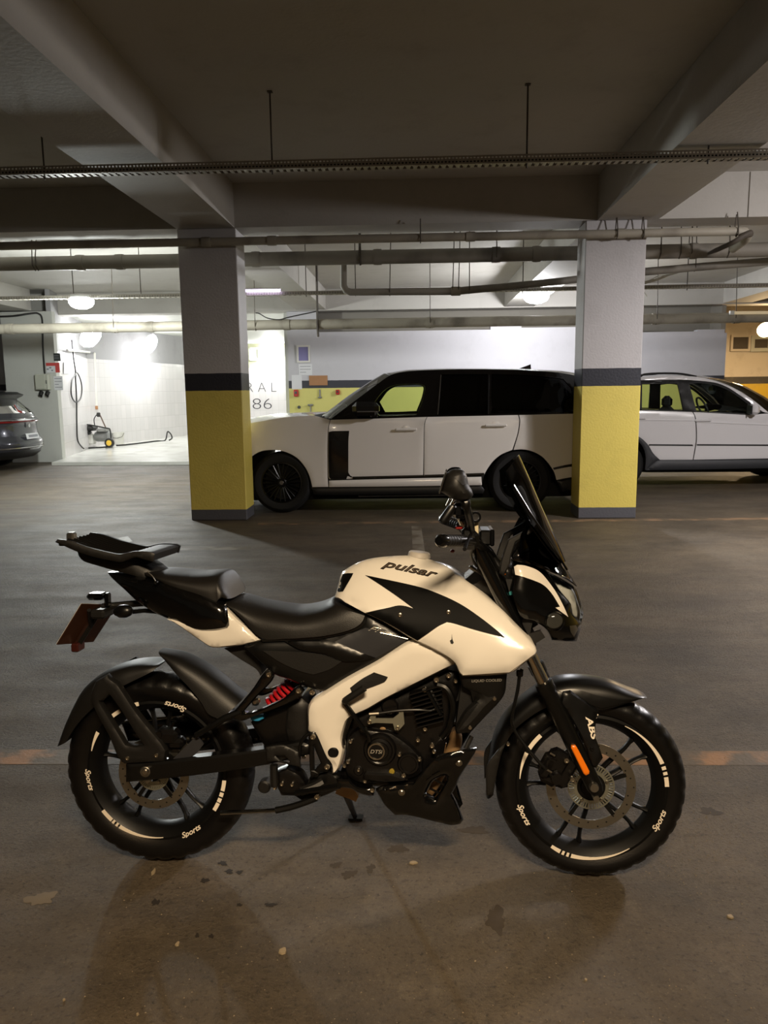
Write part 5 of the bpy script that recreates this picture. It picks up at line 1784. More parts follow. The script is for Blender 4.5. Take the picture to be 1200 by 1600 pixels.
# bucket
bp_ = on_z(186, 694, BAYZ)
t = empty('bucket', (bp_.x, bp_.y, BAYZ), label='white plastic bucket right of the pressure washer', cat='bucket')
MB().lathe([(0, 0), (.13, 0), (.165, .33), (.175, .33), (.175, .345), (.16, .345), (.125, .02), (0, .02)], (0, 0, 0), (0, 0, 1), 28).build('bucket_body', M_wcable, t)
MB().tube([(-.17, 0, .33), (-.15, -.12, .22), (0, -.18, .18), (.15, -.12, .22), (.17, 0, .33)], .006, 6).build('bucket_handle', M_rod, t)
# hose on the bay floor
hp = [on_z(*p, BAYZ + .02) for p in ((182, 696), (200, 694.5), (225, 691.5), (245, 689), (258, 688))]
top_ = hp[-1] + Vector((.0, 0, 0))
k = top_.y / 1200
hp += [top_ + Vector((4 * k, 0, 12 * k)), top_ + Vector((6 * k, 0, 13.5 * k)), top_ + Vector((10 * k, 0, 9 * k)), top_ + Vector((11 * k, 0, 3 * k)), top_ + Vector((6 * k, 0, 0))]
o = MB().tube(bez(hp, 5), .02, 6).build('floor_hose', M_cable)
tag(o, 'dark hose lying along the wash bay floor and ending in a loop', 'hose')
# far end wall: painted figures and vent
M_mark = mat('black_wall_marks', '#37363c', rough=.7)
YW = 30.995
for s_, x0, y0, fit, h, lb in (('R A L', 386, 613, 46, 17, 'large hand painted letters on the far wash bay wall'), ('86', 395, 639.5, 30, 19, 'large hand painted number on the far wash bay wall')):
    p0 = at(x0, y0, YW)
    o = text_plane('wall_lettering', s_, p0, (1, 0, 0), (0, 0, 1), h * YW / 1200 * 1.3, M_mark, None, fit=fit * YW / 1200, bold=-.022, depth=.002)
    tag(o, lb, 'lettering')
a, b_, c, d = on_wall(390.5, 544.5, 405.5, 562, YW, .06)
t = empty('vent_window', (c[0], YW, c[2]), label='small white framed vent on the far wash bay wall', cat='vent')
mb = MB()
for sx in (-1, 1): mb.bx(sx * d[0] / 2 - .04, sx * d[0] / 2 + .04, -.06, 0, -d[2] / 2, d[2] / 2)
for sz in (-1, 1): mb.bx(-d[0] / 2, d[0] / 2, -.06, 0, sz * d[2] / 2 - .04, sz * d[2] / 2 + .04)
mb.build('vent_frame', M_wcable, t)
MB().bx(-d[0] / 2, d[0] / 2, -.02, 0, -d[2] / 2, d[2] / 2).build('vent_pane', M_box, t)

# back wall notices and holders
YB_ = Y2 - .002
a, b_, c, d = on_wall(465, 541, 483.5, 565, YB_, .03)
t = empty('picture_frame', (c[0], YB_, c[2]), label='white framed violet panel high on the grey wall right of left pillar', cat='frame')
mb = MB()
for sx in (-1, 1): mb.bx(sx * d[0] / 2 - .02, sx * d[0] / 2 + .02, -.03, 0, -d[2] / 2 - .02, d[2] / 2 + .02)
for sz in (-1, 1): mb.bx(-d[0] / 2, d[0] / 2, -.029, 0, sz * d[2] / 2 - .02, sz * d[2] / 2 + .02)
mb.build('frame_border', M_wcable, t)
MB().bx(-d[0] / 2, d[0] / 2, -.012, 0, -d[2] / 2, d[2] / 2).build('frame_panel', mat('violet_panel', '#7d78a8', rough=.25), t)
sheet_thing('paper_notice', 466.5, 569, 488, 586, YB_, M_paper, 'white printed notice under the violet frame', 'notice', 3)
sheet_thing('paper_notice', 455.5, 586, 472, 608, YB_, M_paper, 'blank white sheet across the black stripe, lowest of the notices', 'notice', 0)
sheet_thing('card_sheet', 483, 587, 512, 602, YB_, M_card, 'brown cardboard piece fixed over the black stripe', 'cardboard', 0, th=.02)
for x0, y0, x1, y1, lb in ((459.5, 609, 466.5, 619.5, 'red plastic holder on the yellow wall below the blank sheet'), (525, 609, 531, 616.5, 'small red holder on the yellow wall beside the windscreen of the white car')):
    a, b_, c, d = on_wall(x0, y0, x1, y1, YB_, .08)
    t = empty('wall_holder', (c[0], YB_, c[2]), label=lb, cat='holder')
    MB().rbox((0, -.04, 0), d, .012).build('holder_body', M_redp, t)
    MB().rbox((0, -.085, .01), (d[0] * .5, .012, d[2] * .35), .004).build('holder_slot', M_darksign, t)
a, b_, c, d = on_wall(497, 608.5, 503, 622, YB_, .05)
t = empty('wall_hook', (c[0], YB_, c[2]), label='grey metal hook hanging on the yellow wall under the cardboard', cat='hook')
MB().rbox((0, -.02, 0), (.03, .03, d[2]), .006).rbox((0, -.03, -d[2] / 2 + .015), (d[0], .05, .03), .006).build('hook_bar', M_motor, t)
a, b_, c, d = on_wall(481, 629, 490, 650, YB_, .05)
t = empty('wall_tap', (c[0], YB_, c[2]), label='grey tap on the yellow wall behind the white car bonnet', cat='tap')
MB().rbox((0, -.03, .10), (d[0], .05, .04), .01).tube([(0, -.03, .12), (0, -.04, -d[2] / 2)], .014, 8).build('tap_body', M_motor, t)
a, b_, c, d = on_wall(465, 634, 470, 638.5, YB_, .03)
t = empty('wall_stud', (c[0], YB_, c[2]), label='small dark round knob on the yellow wall near the wash bay', cat='knob')
MB().lathe([(0, -.04), (.03, -.04), (.038, -.02), (.03, 0), (0, 0)], (0, 0, 0), (0, 1, 0), 14).build('knob_cap', M_darksign, t)
# vents on the stained wall
for k, (x0, y0, x1, y1, lb) in enumerate(((1143, 525.5, 1169, 547, 'left one of two small vents on the stained wall'), (1175.5, 527.5, 1201, 546.5, 'right one of two small vents on the stained wall'))):
    a, b_, c, d = on_wall(x0, y0, x1, y1, 22.49, .06)
    t = empty('vent_window', (c[0], 22.49, c[2]), label=lb, cat='vent')
    mb = MB()
    fw = .05 if k else .03
    for sx in (-1, 1): mb.bx(sx * d[0] / 2 - fw, sx * d[0] / 2 + fw, -.07, 0, -d[2] / 2 - fw, d[2] / 2 + fw)
    for sz in (-1, 1): mb.bx(-d[0] / 2, d[0] / 2, -.069, 0, sz * d[2] / 2 - fw, sz * d[2] / 2 + fw)
    mb.build('vent_frame', M_wallwarm if k == 0 else M_box, t)
    MB().bx(-d[0] / 2, d[0] / 2, -.02, 0, -d[2] / 2, d[2] / 2).build('vent_mesh', mat('vent_dark', '#4d4438', rough=.7, var=.2), t)
    mb = MB()
    for i in range(7): mb.bx(-d[0] / 2, d[0] / 2, -.03, -.02, -d[2] / 2 + d[2] * (i + .5) / 7 - .01, -d[2] / 2 + d[2] * (i + .5) / 7 + .01)
    mb.build('vent_slat', M_rod, t)

# ================================================================== FLOOR MARKINGS
def paint(name, color, keep=.5, sc=4):
    """worn road paint: patches of bare asphalt colour show through"""
    m = mat(name, color, rough=.6, var=.1, vscale=6, dust='#554937', dscale=sc, damt=1.0, bump=.2, bscale=60)
    for n in m.node_tree.nodes:
        if n.type == 'MAP_RANGE':
            n.inputs[1].default_value = keep - .08
            n.inputs[2].default_value = keep + .08
    return m


M_lw = paint('worn_white_paint', '#7d7668', .50)
M_lw2 = paint('faded_white_paint', '#8a857a', .53)
M_lo = paint('worn_orange_paint', '#8f6840', .47, 7)
M_lo2 = paint('faint_orange_paint', '#836a50', .48, 6)


def marking(quad, m, label, h=.0008):
    q = [on_z(x, y) for x, y in quad]
    mb = MB()
    mb.add([(p.x, p.y, 0.0002) for p in q] + [(p.x, p.y, h) for p in q], [(3, 2, 1, 0), (4, 5, 6, 7), (0, 1, 5, 4), (1, 2, 6, 5), (2, 3, 7, 6), (3, 0, 4, 7)])
    o = mb.build('floor_marking', m, smooth=False)
    o['kind'] = 'structure'
    o['label'] = label


marking([(215, 853), (392, 854), (392, 859), (200, 861)], M_lw, 'faded white line behind the luggage rack')
marking([(170, 843), (200, 838), (207, 846), (180, 853)], M_lw2, 'white paint patch behind the luggage rack')
marking([(643, 822), (658, 822), (665, 868), (645, 868)], M_lw, 'short white bay line behind the fuel tank')
marking([(403, 817), (1260, 808), (1260, 811.5), (403, 820.5)], M_lo2, 'faint orange line between the pillars')
marking([(-30, 1171), (1260, 1174), (1270, 1196), (-40, 1194)], M_lo, 'worn orange line running behind the motorcycle')
# oil and water stains, thin films
M_stain = mat('damp_stain', '#3a3125', rough=.75, var=.35, vscale=22)
M_stain2 = mat('oil_stain', '#221c15', rough=.75, var=.25, vscale=14)
M_white_st = mat('dried_spill', '#6b604f', rough=.7, var=.25, vscale=14)


def blob(px, py, rx, ry, m, label, seed, n=40, amp=.3):
    rnd = random.Random(seed)
    c = on_z(px, py)
    kx = (on_z(px + 1, py) - c).length
    ky = (on_z(px, py + 1) - c).length
    ph = [rnd.uniform(0, 6.28) for _ in range(4)]
    V = [(c.x, c.y, .0012)]
    for i in range(n):
        a = 2 * PI * i / n
        r = .82 + amp * (math.sin(2 * a + ph[0]) * .5 + math.sin(3 * a + ph[1]) * .4 + math.sin(5 * a + ph[2]) * .4 + math.sin(9 * a + ph[3]) * .3)
        V.append((c.x + rx * kx * r * math.cos(a), c.y + ry * ky * r * math.sin(a), .0006))
    o = MB().add(V, [(0, 1 + i, 1 + (i + 1) % n) for i in range(n)]).build('floor_stain', m, smooth=True)
    o['kind'] = 'structure'
    o['label'] = label


for i, (x, y, rx, ry, m) in enumerate(((775, 1437, 19, 22, M_stain), (525, 1352, 9, 6, M_stain), (579, 1357, 8, 8, M_stain), (622, 1326, 16, 8, M_stain), (320, 1376, 7, 5, M_stain2), (358, 1362, 8, 4, M_stain2), (374, 1363, 7, 3, M_stain2),
                                        (243, 1410, 7, 6, M_stain2), (423, 1414, 10, 4, M_stain2), (374, 1414, 5, 3, M_stain2), (308, 1462, 4, 4, M_stain2), (330, 1463, 5, 4, M_stain2), (348, 1349, 8, 4, M_stain2), (741, 1297, 22, 8, M_stain), (64, 1404, 24, 12, M_white_st), (545, 1366, 14, 7, M_stain),
                                        (1110, 1268, 16, 8, M_stain), (405, 743, 60, 3, M_white_st))):
    blob(x, y, rx, ry, m, 'dark stain on the asphalt' if m is not M_white_st else 'pale dried spill on the asphalt', i)
# scraps lying on the floor
M_scrap = mat('pale_scrap', '#8f8168', rough=.7, var=.1)
for i, (x, y, w, h, lb) in enumerate(((240, 1363, 8, 11, 'pale torn scrap on the asphalt below the rear tyre'), (443, 1487, 15, 13, 'pale flat scrap on the asphalt, largest in the foreground'), (646, 1349, 13, 7, 'pale chip on the asphalt in front of the belly pan'), (215, 1586, 5, 4, 'tiny pale chip at the bottom edge of the photo'), (100, 1563, 5, 4, 'tiny pale chip near the lower left corner'), (278, 1476, 10, 8, 'brown chip on the asphalt below the rear wheel'), (915, 1532, 5, 4, 'tiny white chip right of centre in the foreground'), (1142, 1433, 12, 8, 'pale flat chip at the right side of the foreground'))):
    c = on_z(x, y)
    kx = (on_z(x + 1, y) - c).length
    ky = (on_z(x, y + 1) - c).length
    rnd = random.Random(i + 50)
    n = 7
    ring = [(rnd.uniform(.45, 1.1) * w * kx / 2 * math.cos(2 * PI * k / n), rnd.uniform(.45, 1.1) * h * ky / 2 * math.sin(2 * PI * k / n)) for k in range(n)]
    V = [(a, b_, .0) for a, b_ in ring] + [(a * .9, b_ * .9, .004) for a, b_ in ring]
    o = MB().add(V, [tuple(range(n)), tuple(range(n, 2 * n))] + [(k, (k + 1) % n, n + (k + 1) % n, n + k) for k in range(n)]).build('floor_scrap', M_scrap, None, loc=(c.x, c.y, .0005))
    tag(o, lb, 'scrap')
# gravel grit
rnd = random.Random(3)
mb = MB()
for i in range(900):
    u = rnd.random()
    x, y = rnd.uniform(-40, 1240), 830 + (u ** .8) * 790
    if rnd.random() < .35: x, y = rnd.gauss(1080, 60), rnd.gauss(1300, 50)
    c = on_z(x, y)
    r = rnd.uniform(.0012, .0035)
    V = [(c.x + r * rnd.uniform(.6, 1.2) * a, c.y + r * rnd.uniform(.6, 1.2) * b_, .0005 + r * rnd.uniform(.5, .9) * cc_) for a, b_, cc_ in ((1, 0, .3), (-.5, .87, .3), (-.5, -.87, .3), (0, 0, 1.2), (0, 0, -.1))]
    mb.add(V, [(0, 1, 3), (1, 2, 3), (2, 0, 3), (1, 0, 4), (2, 1, 4), (0, 2, 4)])
o = mb.build('floor_grit', mat('pale_grit', '#8a7c66', rough=.8, var=.5, vscale=20), smooth=False)
tag(o, 'fine loose grit scattered over the asphalt', 'grit', kind='stuff')
# ================================================================== CARS
C_white = mat('white_car_paint', '#ebe8e2', rough=.25, coat=.7, var=.01)
C_white2 = mat('cool_white_car_paint', '#d9d8da', rough=.25, coat=.7, var=.01)
C_black = mat('black_car_paint', '#060607', rough=.14, coat=.6, var=.1)
C_trim = mat('black_car_trim', '#0b0b0c', rough=.45, var=.1)
C_clad = mat('dark_grey_cladding', '#26282c', rough=.55, var=.1, vscale=12)
C_gap = mat('panel_gap', '#131313', rough=.8, var=.05)
C_tyre = mat('car_tyre', '#070707', rough=.8, var=.2, vscale=20)
C_rimk = mat('black_car_rim', '#050505', rough=.3, var=.1, spec=.4)
C_rims = mat('silver_car_rim', '#a9aaad', rough=.3, metal=.8, var=.05)
C_grey = mat('dark_metallic_car_paint', '#33343a', rough=.22, metal=.4, coat=.6, var=.05)
G_clear = dark_glass('green_tint_glass', (.80, .86, .78, 1), 1.35)
G_priv = dark_glass('privacy_glass', (.02, .02, .025, 1), 1.4)
G_wind = dark_glass('windscreen_glass', (.55, .6, .58, 1), 1.45)
C_seat = mat('dark_car_seat', '#222326', rough=.7, var=.1)
C_chrome = mat('car_chrome', '#c5c5c8', rough=.12, metal=1)


def car_wheel(parent, c, r, w, rimm, nsp, rr=.62, side=1, hubm=None, wide=.03):
    """c local hub centre at the outer face; side=1 towards the viewer"""
    c = Vector(c)
    t = empty('wheel')
    t.parent = parent
    s = side
    prof = [(r * rr, 0), (r * rr + .02, -.012), (r - .05, -.014), (r - .015, .012), (r, .05), (r, w - .05), (r - .02, w - .01), (r * rr, w), (r * rr - .02, w * .5)]
    MB().lathe([(a, s * b_) for a, b_ in prof], c, (0, 1, 0), 56, closed=True).build('tyre', C_tyre, t)
    MB().lathe([(a, s * b_) for a, b_ in ((r * rr + .004, -.004), (r * rr - .012, -.006), (r * rr - .03, .03), (r * rr - .035, w), (r * rr, w))], c, (0, 1, 0), 56).build('rim', rimm, t)
    MB().lathe([(0, s * .10), (r * rr - .03, s * .10), (r * rr - .03, s * .11), (0, s * .11)], c, (0, 1, 0), 40).build('brake_backing', C_gap, t)
    MB().lathe([(0, s * .0), (.05, s * .0), (.07, s * .02), (.075, s * .06), (0, s * .06)], c, (0, 1, 0), 24).build('wheel_hub', rimm, t)
    MB().lathe([(0, s * -.004), (.026, s * -.004), (.03, s * .004), (0, s * .006)], c, (0, 1, 0), 20).build('hub_cap', hubm or rimm, t)
    for i in range(nsp):
        a = 2 * PI * (i + .3) / nsp
        e = Vector((math.cos(a), 0, math.sin(a)))
        e2 = Vector((-e.z, 0, e.x))
        L = r * rr - .02
        mb = MB()
        for sg in (-1, 1):
            mb.tube([c + e * .05 + e2 * sg * .006 + Vector((0, s * .02, 0)), c + e * (L * .55) + e2 * sg * wide * .6 + Vector((0, s * .004, 0)), c + e * L + e2 * sg * wide + Vector((0, s * .006, 0))], [.011, .009, .009], 6)
        mb.build('spoke', rimm, t, 50)
    return t


def strip_grid(name, rows, m, parent, fr, ncol=9, t=.0):
    """rows: list of (edge photo pt, v_edge, centre photo pt): surface spanning the car's width"""
    V = []
    for (e, ve, c) in rows:
        pe, pc = fr.uw(e[0], e[1], ve), fr.uw(c[0], c[1], 0)
        for j in range(-ncol, ncol + 1):
            g = abs(j) / ncol
            k = 1 - g * g
            V.append((pe.x + (pc.x - pe.x) * k, -ve * j / ncol, pe.z + (pc.z - pe.z) * k))
    w = 2 * ncol + 1
    Fq = [(i * w + j, i * w + j + 1, (i + 1) * w + j + 1, (i + 1) * w + j) for i in range(len(rows) - 1) for j in range(w - 1)]
    return MB().add(V, Fq).build(name, m, parent, 50)


# ---------------------------------------------------------------- the tall white car with black roof
RR = Frame((0, 10.47, 0), (1, 0, 0), (0, -1, 0), (0, 0, 1))
rr = empty('white_suv_car', label='tall white off-road car with black roof and black wheels between the pillars', cat='car')
rr.matrix_world = RR.M


def PR(name, pts, m, parent=rr, **k):
    k.setdefault('res', .05)
    k.setdefault('v', .98)
    if k.get('on') is not None:
        return overlay(RR, name, pts, m, parent, k['on'], k.get('off', .004), k.get('t', .01), res=5.0, corner=k.get('corner', 38), pair=True)
    if k.get('bulge') == .022: k.update(bulge=.006, R=.02)
    return panel(RR, name, pts, m, parent, **k)


arch_f = [(488, 761), (484, 745), (477.5, 731), (466, 717), (452.4, 708.5), (438, 704), (424, 703), (408, 705), (394, 713), (384, 728), (379, 748), (377, 765)]
arch_r = [(869, 750), (866, 738), (860, 728), (850, 716), (839, 708.5), (826, 703.5), (813.7, 702), (798, 703.5), (782.5, 710.5), (770, 721), (761, 733.5), (755, 747), (752, 758.5)]
PR('body_core', [(340, 690, .90), (345, 668, .86), (395, 661.5, .88), (441.7, 653.5, .90), (488, 650.5, .92), (517, 657, .93), (667, 653, .93), (810, 650.5, .93), (895, 648.5, .93), (945, 648, .90), (948, 700, .9), (942, 745, .9)] + arch_r + arch_f + [(345, 770, .9)], C_gap, v=.955, mode='mirror', corner=30, smooth=False, res=.08)
fnd = PR('front_wing', [(338, 700, .93), (344, 672, .90), (360, 664.5, .91), (395, 660.5, .93), (441.7, 652.5, .935), (488, 649.5, .94), (502, 652.5, .945), (515.5, 656, .95), (513.5, 664), (512.3, 673), (511.5, 700), (511.8, 745), (513, 760.8)] + arch_f + [(346, 772)], C_white, bulge=.022, R=.10, t=.02, pair=True, corner=30)
fdr = PR('front_door', [(516.5, 656, .95), (590, 654, .95), (667, 651.5, .95), (664, 658), (662.5, 668), (661.8, 700), (661, 744), (600, 746.5), (545, 748.3), (515, 749), (512.8, 745), (512.6, 690), (513.3, 673), (514.5, 664)], C_white, bulge=.022, R=.10, t=.02, pair=True, corner=30)
rdr = PR('rear_door', [(667.8, 651.5, .95), (740, 650, .95), (809.5, 648.5, .95), (811.2, 656), (810.8, 664), (808.4, 678), (800.5, 702.8), (782.5, 710.5), (770, 721), (761, 733.5), (757, 740.5), (720, 742.2), (662.6, 744.2), (662.7, 700), (663.4, 668), (664.9, 658)], C_white, bulge=.022, R=.10, t=.02, pair=True, corner=30)
rqr = PR('rear_wing', [(811, 648.5, .95), (895, 646.5, .95), (945, 646, .92), (950, 690), (947, 740), (890, 746), (869.5, 750), (866, 738), (860, 728), (850, 716), (839, 708.5), (826, 703.5), (813.7, 702), (802.5, 703), (810, 678), (812.4, 664), (812.8, 656)], C_white, bulge=.022, R=.10, t=.02, pair=True, corner=30)
PR('sill_panel', [(514, 751), (600, 748.5), (752, 745), (753, 758), (620, 760), (514, 761)], C_white, v=.985, bulge=.012, R=.03, t=.02, pair=True, corner=30)
PR('rocker_trim', [(486, 762), (752, 759), (757, 765), (755, 771), (700, 772), (500, 773.5), (490, 772)], C_trim, v=.96, bulge=.01, R=.03, t=.05, pair=True, corner=30)
PR('rear_bumper_trim', [(870, 751.5), (890, 747), (946, 741), (943, 764), (895, 767), (879, 768.5)], C_trim, v=.96, bulge=.015, R=.03, t=.05, pair=True, corner=30)
PR('underbody', [(345, 752), (384, 755), (480, 752), (490, 771), (755, 770), (762, 752), (870, 755), (940, 750), (930, 768), (890, 775), (740, 778), (500, 780), (380, 782), (350, 775)], C_gap, v=.60, mode='mirror', res=.1, smooth=False)
FB2, RB2, QB2 = bvh_of(fdr), bvh_of(rdr), bvh_of(rqr)
PR('side_gill', [(513.8, 675), (520, 673.6), (545.6, 673.2), (544.4, 690), (544.3, 738), (547, 743), (551, 745), (551, 748.2), (517, 748.8), (514, 745), (513.3, 720), (513.3, 690)], C_black, on=FB2, off=.006, t=.01, corner=25, res=.03)
PR('trim_strip', [(551, 744.8), (661, 742.2), (661, 744.6), (551, 748)], C_black, v=.993, t=.02, pair=True, corner=20)
PR('trim_strip', [(663, 742), (757, 739), (755, 742.5), (663, 744.8)], C_black, v=.993, t=.02, pair=True, corner=20)
PR('trim_strip', [(864, 731), (889, 725.5), (946, 719), (946, 722.5), (889, 729.5), (865.5, 734)], C_black, v=.993, t=.02, pair=True, corner=20)
for nm, x0, x1, y in (('door_crease', 519, 664, 672.5), ('door_crease', 666, 809, 667)):
    bvh = FB2 if x1 < 670 else RB2
# door handles
for (x, y, bvh) in ((634.5, 671, FB2), (774.5, 664.5, RB2)):
    h = RR.hit(x, y, bvh)
    mb = MB()
    mb.lathe([(0, -.004), (.04, -.004), (.055, .0), (.055, .01), (0, .01)], h, (0, 1, 0), 20)
    mb.build('handle_cup', C_white, rr)
    MB().rbox(h + Vector((0, -.03, 0)), (.27, .025, .035), .012).build('door_handle', C_white, rr)
# greenhouse
win_f = [(583.5, 631), (598, 612), (608, 605.5), (618, 601.8), (640, 600), (656, 600), (663, 603), (664, 607), (660, 625), (651, 648), (620, 649.5), (593, 650)]
win_r = [(690, 585), (762, 584.5), (761.5, 647), (684, 649)]
win_q = [(768, 584.5), (830, 586.5), (880, 592), (893, 606), (899, 643.5), (767, 646.5)]
gv = lambda y: .70 + (.245) * max(0, min(1, (y - 577) / 75))
gpts = [(516.5, 655), (560, 622), (600, 592.5), (614, 584.5), (640, 580), (700, 577.3), (760, 577), (820, 578.3), (870, 582), (900, 587.5), (920, 600), (938, 646), (895, 647), (810, 648.5), (667, 651.5), (590, 654)]
gh = PR('window_surround', [(x, y, gv(y)) for x, y in gpts], C_black, bulge=0, t=.03, pair=True, corner=30, holes=[[(x, y, gv(y)) for x, y in w] for w in (win_f, win_r, win_q)])
for nm, w, m in (('front_window', win_f, G_clear), ('rear_window', win_r, G_priv), ('quarter_window', win_q, G_priv)):
    PR(nm, [(x, y, gv(y) - .012) for x, y in w], m, t=0, pair=True, corner=30)
for x0, y0, x1, y1 in ((689, 586, 684, 648), (763.5, 586, 763, 647)):
    MB().tube([RR.uw(x0, y0, gv(y0) + .004), RR.uw(x1, y1, gv(y1) + .004)], .008, 6).build('window_strip', C_trim if x0 > 700 else C_chrome, rr)
strip_grid('roof_panel', [((612, 585.5), .705, (604, 583)), ((640, 580), .70, (636, 577.8)), ((700, 577.3), .70, (698, 575.5)), ((760, 577), .70, (760, 575.5)), ((820, 578.3), .70, (821, 576.5)), ((870, 582), .70, (874, 579)), ((900, 587.5), .70, (906, 584)), ((920, 600), .74, (928, 598)), ((938, 646), .93, (948, 645))], C_black, rr, RR)
strip_grid('windscreen', [((612, 585.5), .70, (600, 583.5)), ((590, 600), .74, (577, 597)), ((560, 622), .83, (545, 618)), ((530, 645), .90, (515, 641)), ((518, 654), .92, (501, 651))], G_wind, rr, RR)
strip_grid('bonnet', [((518, 655.5), .93, (500, 650)), ((502, 652.3), .93, (490, 646)), ((488, 649.5), .93, (478, 644.5)), ((441.7, 652.5), .92, (435, 646)), ((395, 660.5), .91, (390, 652)), ((360, 664.5), .90, (352, 660)), ((344, 672), .88, (335, 670)), ((338, 700), .90, (326, 700)), ((346, 772), .90, (332, 770))], C_white, rr, RR)
mb = MB()
mb.tube([RR.uw(505, 651.5, .6), RR.uw(512, 649.5, .2), RR.uw(519, 651, -.3)], .012, 6).build('wiper', C_trim, rr)
strip_grid('dashboard', [((520, 655), .88, (510, 651)), ((560, 650), .88, (552, 650)), ((580, 652), .88, (580, 653))], C_trim, rr, RR)
for zx in (640, 745):
    q = RR.uw(zx, 660, 0)
    for sv in (-.45, .45):
        se = MB().rbox((q.x + .12, sv, q.z - .22), (.16, .48, .5), .06).rbox((q.x + .18, sv, q.z + .14), (.1, .26, .14), .04)
        if zx == 745: se.build('seat', C_seat, rr)
# mirror, aerial fin, wheels
q = RR.uw(571.5, 638.5, 1.10)
mh = MB().rbox(q, (.33, .18, .17), .055).build('wing_mirror', C_black, rr)
MB().rbox(q + Vector((.02, -.085, -.035)), (.24, .02, .014), .005).build('mirror_lamp', C_chrome, mh)
MB().rbox(RR.uw(585, 649, 1.0), (.10, .14, .05), .015).build('mirror_foot', C_black, mh)
q = RR.uw(820, 577, .0)
MB().add([(q.x - .10, -.02, q.z), (q.x - .10, .02, q.z), (q.x + .08, -.025, q.z), (q.x + .08, .025, q.z), (q.x + .075, -.006, q.z + .065), (q.x + .075, .006, q.z + .065)], [(0, 2, 4), (1, 5, 3), (0, 4, 5, 1), (2, 3, 5, 4), (0, 1, 3, 2)]).build('aerial_fin', mat('dark_red_brown_plastic', '#2a1512', rough=.4), rr)
for px in (440, 812.5):
    q = RR.uw(px, 757, .955)
    R_ = q.z
    R_ = .385
    car_wheel(rr, (q.x, -.955, R_ + .002), R_, .27, C_rimk, 11, .66, 1, C_chrome)
    car_wheel(rr, (q.x, .955, R_ + .002), R_, .27, C_rimk, 11, .66, -1, C_chrome)
bw = MB().tube([RR.uw(480, 775, .5), RR.uw(492, 775, .5)], .03, 10)
bw.build('suspension_arm', C_rims, rr)
MB().tube([RR.uw(560, 775, .8), RR.uw(640, 774, .8), RR.uw(735, 772.5, .8)], .012, 8).build('side_step_tube', C_rims, rr)

# ---------------------------------------------------------------- the pale wagon behind the right pillar
XF = Frame((0, 12.62, 0), (1, 0, 0), (0, -1, 0), (0, 0, 1))
x5 = empty('white_wagon_car', label='white estate-style off-road car with black roof rails behind the right pillar', cat='car')
x5.matrix_world = XF.M


def PX(name, pts, m, parent=x5, **k):
    k.setdefault('res', .06)
    k.setdefault('v', .92)
    if k.get('on') is not None:
        return overlay(XF, name, pts, m, parent, k['on'], k.get('off', .004), k.get('t', .01), res=5.0, corner=k.get('corner', 38), pair=True)
    if k.get('bulge') == .022: k.update(bulge=.006, R=.02)
    return panel(XF, name, pts, m, parent, **k)


ar = [(1030, 718.5), (1024, 712), (1019, 706), (1014, 697), (1008, 690), (1001, 684), (992, 679.5), (982, 677.5), (970, 677), (956, 679), (942, 686), (933, 698), (928, 715)]
af = [(1322, 714), (1318, 700), (1308, 688), (1293, 679.5), (1274, 676.5), (1256, 679.5), (1241, 688), (1231, 700), (1227, 715)]
PX('body_core', [(880, 690, .85), (884, 650, .86), (955, 643.5, .88), (998, 643, .89), (1082, 645.5, .89), (1171, 650, .89), (1215, 650, .88), (1260, 657, .86), (1330, 670, .8), (1348, 690, .8), (1342, 715)] + af + ar + [(890, 715)], C_gap, v=.895, mode='mirror', corner=30, smooth=False, res=.1)
PX('rear_wing', [(880, 690, .87), (884, 648, .87), (954, 641.5, .90), (955.5, 660), (955, 679), (942, 686), (933, 698), (928, 715), (890, 715)], C_white2, bulge=.02, R=.1, t=.02, pair=True, corner=30)
xrd = PX('rear_door', [(956, 641.3, .90), (998, 641.3, .90), (1081.7, 643.8, .90), (1085, 650), (1086.5, 659), (1087.3, 675), (1087, 690), (1082.3, 718.3), (1030, 718.5), (1024, 712), (1019, 706), (1014, 697), (1008, 690), (1001, 684), (992, 679.5), (982, 677.5), (970, 677), (957, 678.5), (957.5, 660)], C_white2, bulge=.022, R=.12, t=.02, pair=True, corner=30)
xfd = PX('front_door', [(1083.2, 643.9, .90), (1171, 648.3, .90), (1200, 646, .90), (1216, 648.5, .89), (1219, 665), (1219, 690), (1216, 716), (1083.8, 718.3), (1088.6, 690), (1088.9, 675), (1088, 659), (1086.4, 650)], C_white2, bulge=.022, R=.12, t=.02, pair=True, corner=30)
PX('front_wing', [(1201, 645, .88), (1260, 655, .87), (1330, 668, .82), (1348, 690, .80), (1342, 716)] + af + [(1217.5, 716), (1220.5, 690), (1220.5, 665), (1217.5, 648.5)], C_white2, bulge=.02, R=.1, t=.02, pair=True, corner=30)
XB1, XB2 = bvh_of(xrd), bvh_of(xfd)
for bvh, a, b_ in ((XB1, 1014, 1086.4), (XB2, 1089, 1217)):
    PX('side_moulding', [(a, 694), (b_, 694.6), (b_, 696.8), (a, 696.2)], C_trim, on=bvh, off=.008, t=.014, corner=20, res=.04)
for bvh, a, y, b_, y2 in ((XB1, 960, 655.5, 1085.5, 656.5), (XB2, 1088, 658.5, 1216, 664)):
    PX('door_crease', [(a, y), (b_, y2), (b_, y2 + 1.2), (a, y + 1.2)], C_white2, on=bvh, off=.010, t=.012, corner=20, res=.04)
for x, y, bvh in ((1098, 656.7, XB2), (996, 653.5, XB1)):
    h = XF.hit(x, y, bvh)
    MB().rbox(h + Vector((0, -.018, 0)), (.24, .03, .04), .012).build('door_handle', C_white2, x5)
